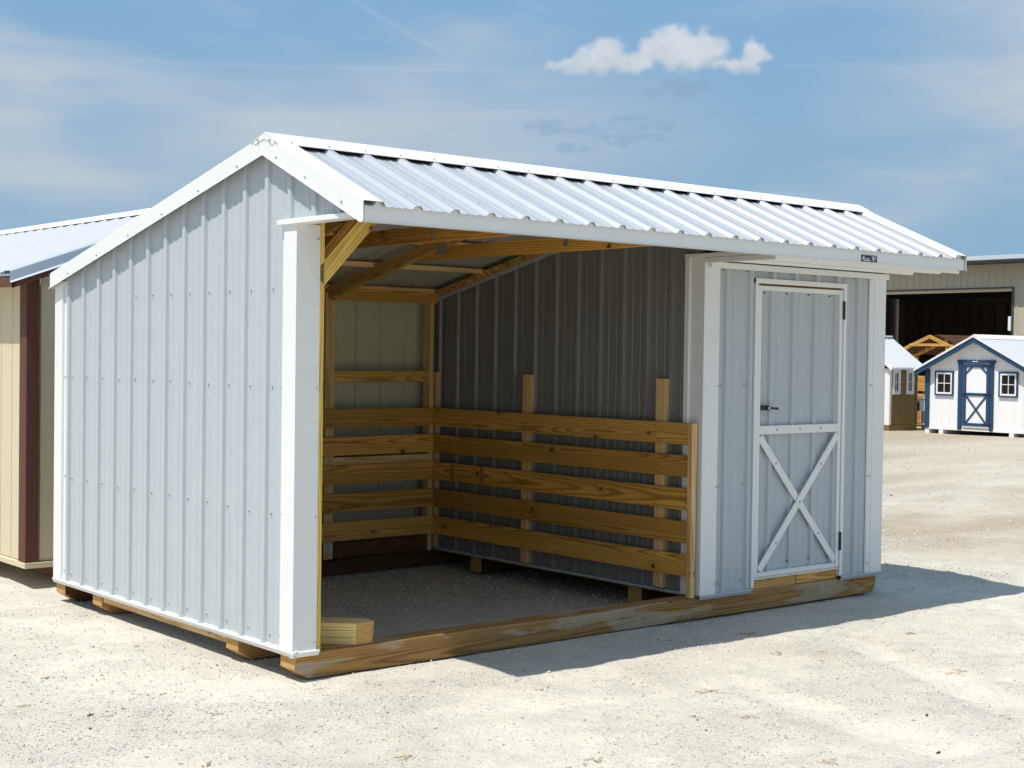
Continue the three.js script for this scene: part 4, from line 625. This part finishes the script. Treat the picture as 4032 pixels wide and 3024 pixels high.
// ------------------------------------------------------------------ unfinished shed frame in front of the barn
{
  const X = 30, zm = -16.69, s = thing('timber_shed_frame', 'unfinished timber shed frame with open roof trusses before the barn door', 'shed frame', [X + 1.2, 0, zm]);
  const W2 = 1.25, M = 0.42, ap = 2.29;
  for (let k = 0; k < 3; k++) {
    const x = X + k * 1.1;
    for (const sg of [-1, 1]) { put(s, 'rafter', strut([x, ap, zm], [x, ap - M * W2, zm + sg * W2], 0.09, 0.05, [0, 1, 0]), brown[k]); put(s, 'stud', timber(1, x - 0.025, x + 0.025, -0.01, ap - M * W2 - 0.02, zm + sg * (W2 - 0.1) - 0.045, zm + sg * (W2 - 0.1) + 0.045), brown[1]); }
    put(s, 'tie_beam', timber(2, x - 0.045, x - 0.026, 2.03, 2.1, zm - 0.62, zm + 0.62), brown[2]); put(s, 'stud', timber(1, x - 0.02, x + 0.02, -0.01, 2.028, zm + 0.5, zm + 0.59), brown[0]);
  }
  for (const sg of [-1, 1]) for (let i = 0; i < 6; i++) { const t0 = i / 6 + 0.01, t1 = (i + 1) / 6, z0 = zm + sg * W2 * t0, z1 = zm + sg * W2 * t1; put(s, 'roof_board', strut([X + 0.3, ap + 0.055 - M * W2 * (t0 + t1) / 2, (z0 + z1) / 2], [X + 2.3, ap + 0.055 - M * W2 * (t0 + t1) / 2, (z0 + z1) / 2], W2 / 6 - 0.01, 0.02, [0, -M * sg, 1]), DARKB); }
  put(s, 'floor', box(X - 0.05, X + 2.3, -0.02, 0.1, zm - 1.25, zm + 1.25), brown[0][0]);
}
// ------------------------------------------------------------------ pole barn
{
  const X = 33, dr = -16.02, dl = -22.0, dt = 3.71, ev = 4.4, b = thing('pole_barn', 'large tan metal pole barn with wide open dark doorway and white roof', 'barn', [X + 9, 0, -22]);
  const bp = (u, v, h) => [X - h, v, u], BP = [BARNT, PRIMER];
  for (let z = dr; z < -2; z += 0.9144) put(b, 'wall_panel', sheet(profile(z, Math.min(-2, z + 0.9144), dr + 0.1, PITCH, 0.019, false), -0.02, ev, bp), BP);
  for (let z = dl; z < dr - 0.01; z += 0.9144) put(b, 'wall_panel', sheet(profile(z, Math.min(dr, z + 0.9144), dr + 0.1, PITCH, 0.019, false), dt, ev, bp), BP);
  for (let z = -32; z < dl - 0.01; z += 0.9144) put(b, 'wall_panel', sheet(profile(z, Math.min(dl, z + 0.9144), dr + 0.1, PITCH, 0.019, false), -0.02, ev, bp), BP);
  put(b, 'side_wall', box(X + 0.05, X + 18, -0.02, ev, -32.05, -32), BARNT); put(b, 'side_wall', box(X + 0.05, X + 18, -0.02, ev, -2, -1.95), BARNT);
  put(b, 'door_track', box(X - 0.04, X + 0.05, dt - 0.02, dt + 0.02, dl, dr), metal([0.05, 0.05, 0.05])); put(b, 'door_header', box(X + 0.02, X + 0.15, dt - 0.1, dt - 0.021, dl, dr - 0.02), metal([0.55, 0.48, 0.34]));
  put(b, 'door_jamb', box(X - 0.03, X + 0.12, -0.02, dt - 0.021, dr - 0.06, dr), metal([0.05, 0.05, 0.05]));
  // interior lining with studs, far wall of the bay
  const dark = BARNT, red = brown[1];
  put(b, 'lining_wall', box(X + 17.0, X + 17.05, -0.02, ev, -31.9, -2.1), dark);
  for (let k = 0; k < 16; k++) put(b, 'lining_stud', timber(1, X + 16.85, X + 16.98, 0, 4.0, -31.5 + k * 0.6 + rr(-0.05, 0.05), -31.36 + k * 0.6), red);
  put(b, 'lining_girt', timber(2, X + 16.8, X + 16.84, 2.25, 2.36, -31.8, -16), red);
  put(b, 'ceiling', box(X + 0.06, X + 18, ev - 0.12, ev - 0.02, -31.9, -2.1), dark);
  const M = 0.045; put(b, 'roof', (() => { const q = new THREE.Shape([[X - 0.45, ev + 0.1], [X + 9, ev + 0.1 + M * 9.45], [X + 18.45, ev + 0.1], [X + 18.45, ev + 0.16], [X + 9, ev + 0.18 + M * 9.45], [X - 0.45, ev + 0.16]].map((p) => new THREE.Vector2(...p))); return new THREE.ExtrudeGeometry(q, { depth: 30.6, bevelEnabled: false }).translate(0, 0, -32.3); })(), metal([0.62, 0.65, 0.68]));
  put(b, 'eave_trim', box(X - 0.47, X - 0.452, ev + 0.02, ev + 0.2, -32.3, -1.7), metal([0.55, 0.6, 0.66])); put(b, 'eave_black_strip', box(X - 0.56, X - 0.472, ev - 0.03, ev + 0.075, -32.3, -1.7, 0.02), metal([0.02, 0.024, 0.03])); put(b, 'eave_soffit', box(X - 0.45, X - 0.02, ev - 0.02, ev + 0.06, -32.3, -1.7), metal([0.012, 0.014, 0.018]));  // extra black strip thickens the black band under the eave
  put(b, 'door_pull', box(X - 0.1, X - 0.04, 2.5, 2.9, dr - 0.12, dr - 0.04, 0.01), WHITEP); put(b, 'electric_box', box(X - 0.08, X - 0.02, 2.2, 2.36, dr + 0.3, dr + 0.42), metal([0.08, 0.1, 0.1])); put(b, 'conduit', box(X - 0.05, X - 0.02, 2.36, 2.9, dr + 0.33, dr + 0.36), metal([0.5, 0.5, 0.48]));
}
renderer.render(scene, camera);
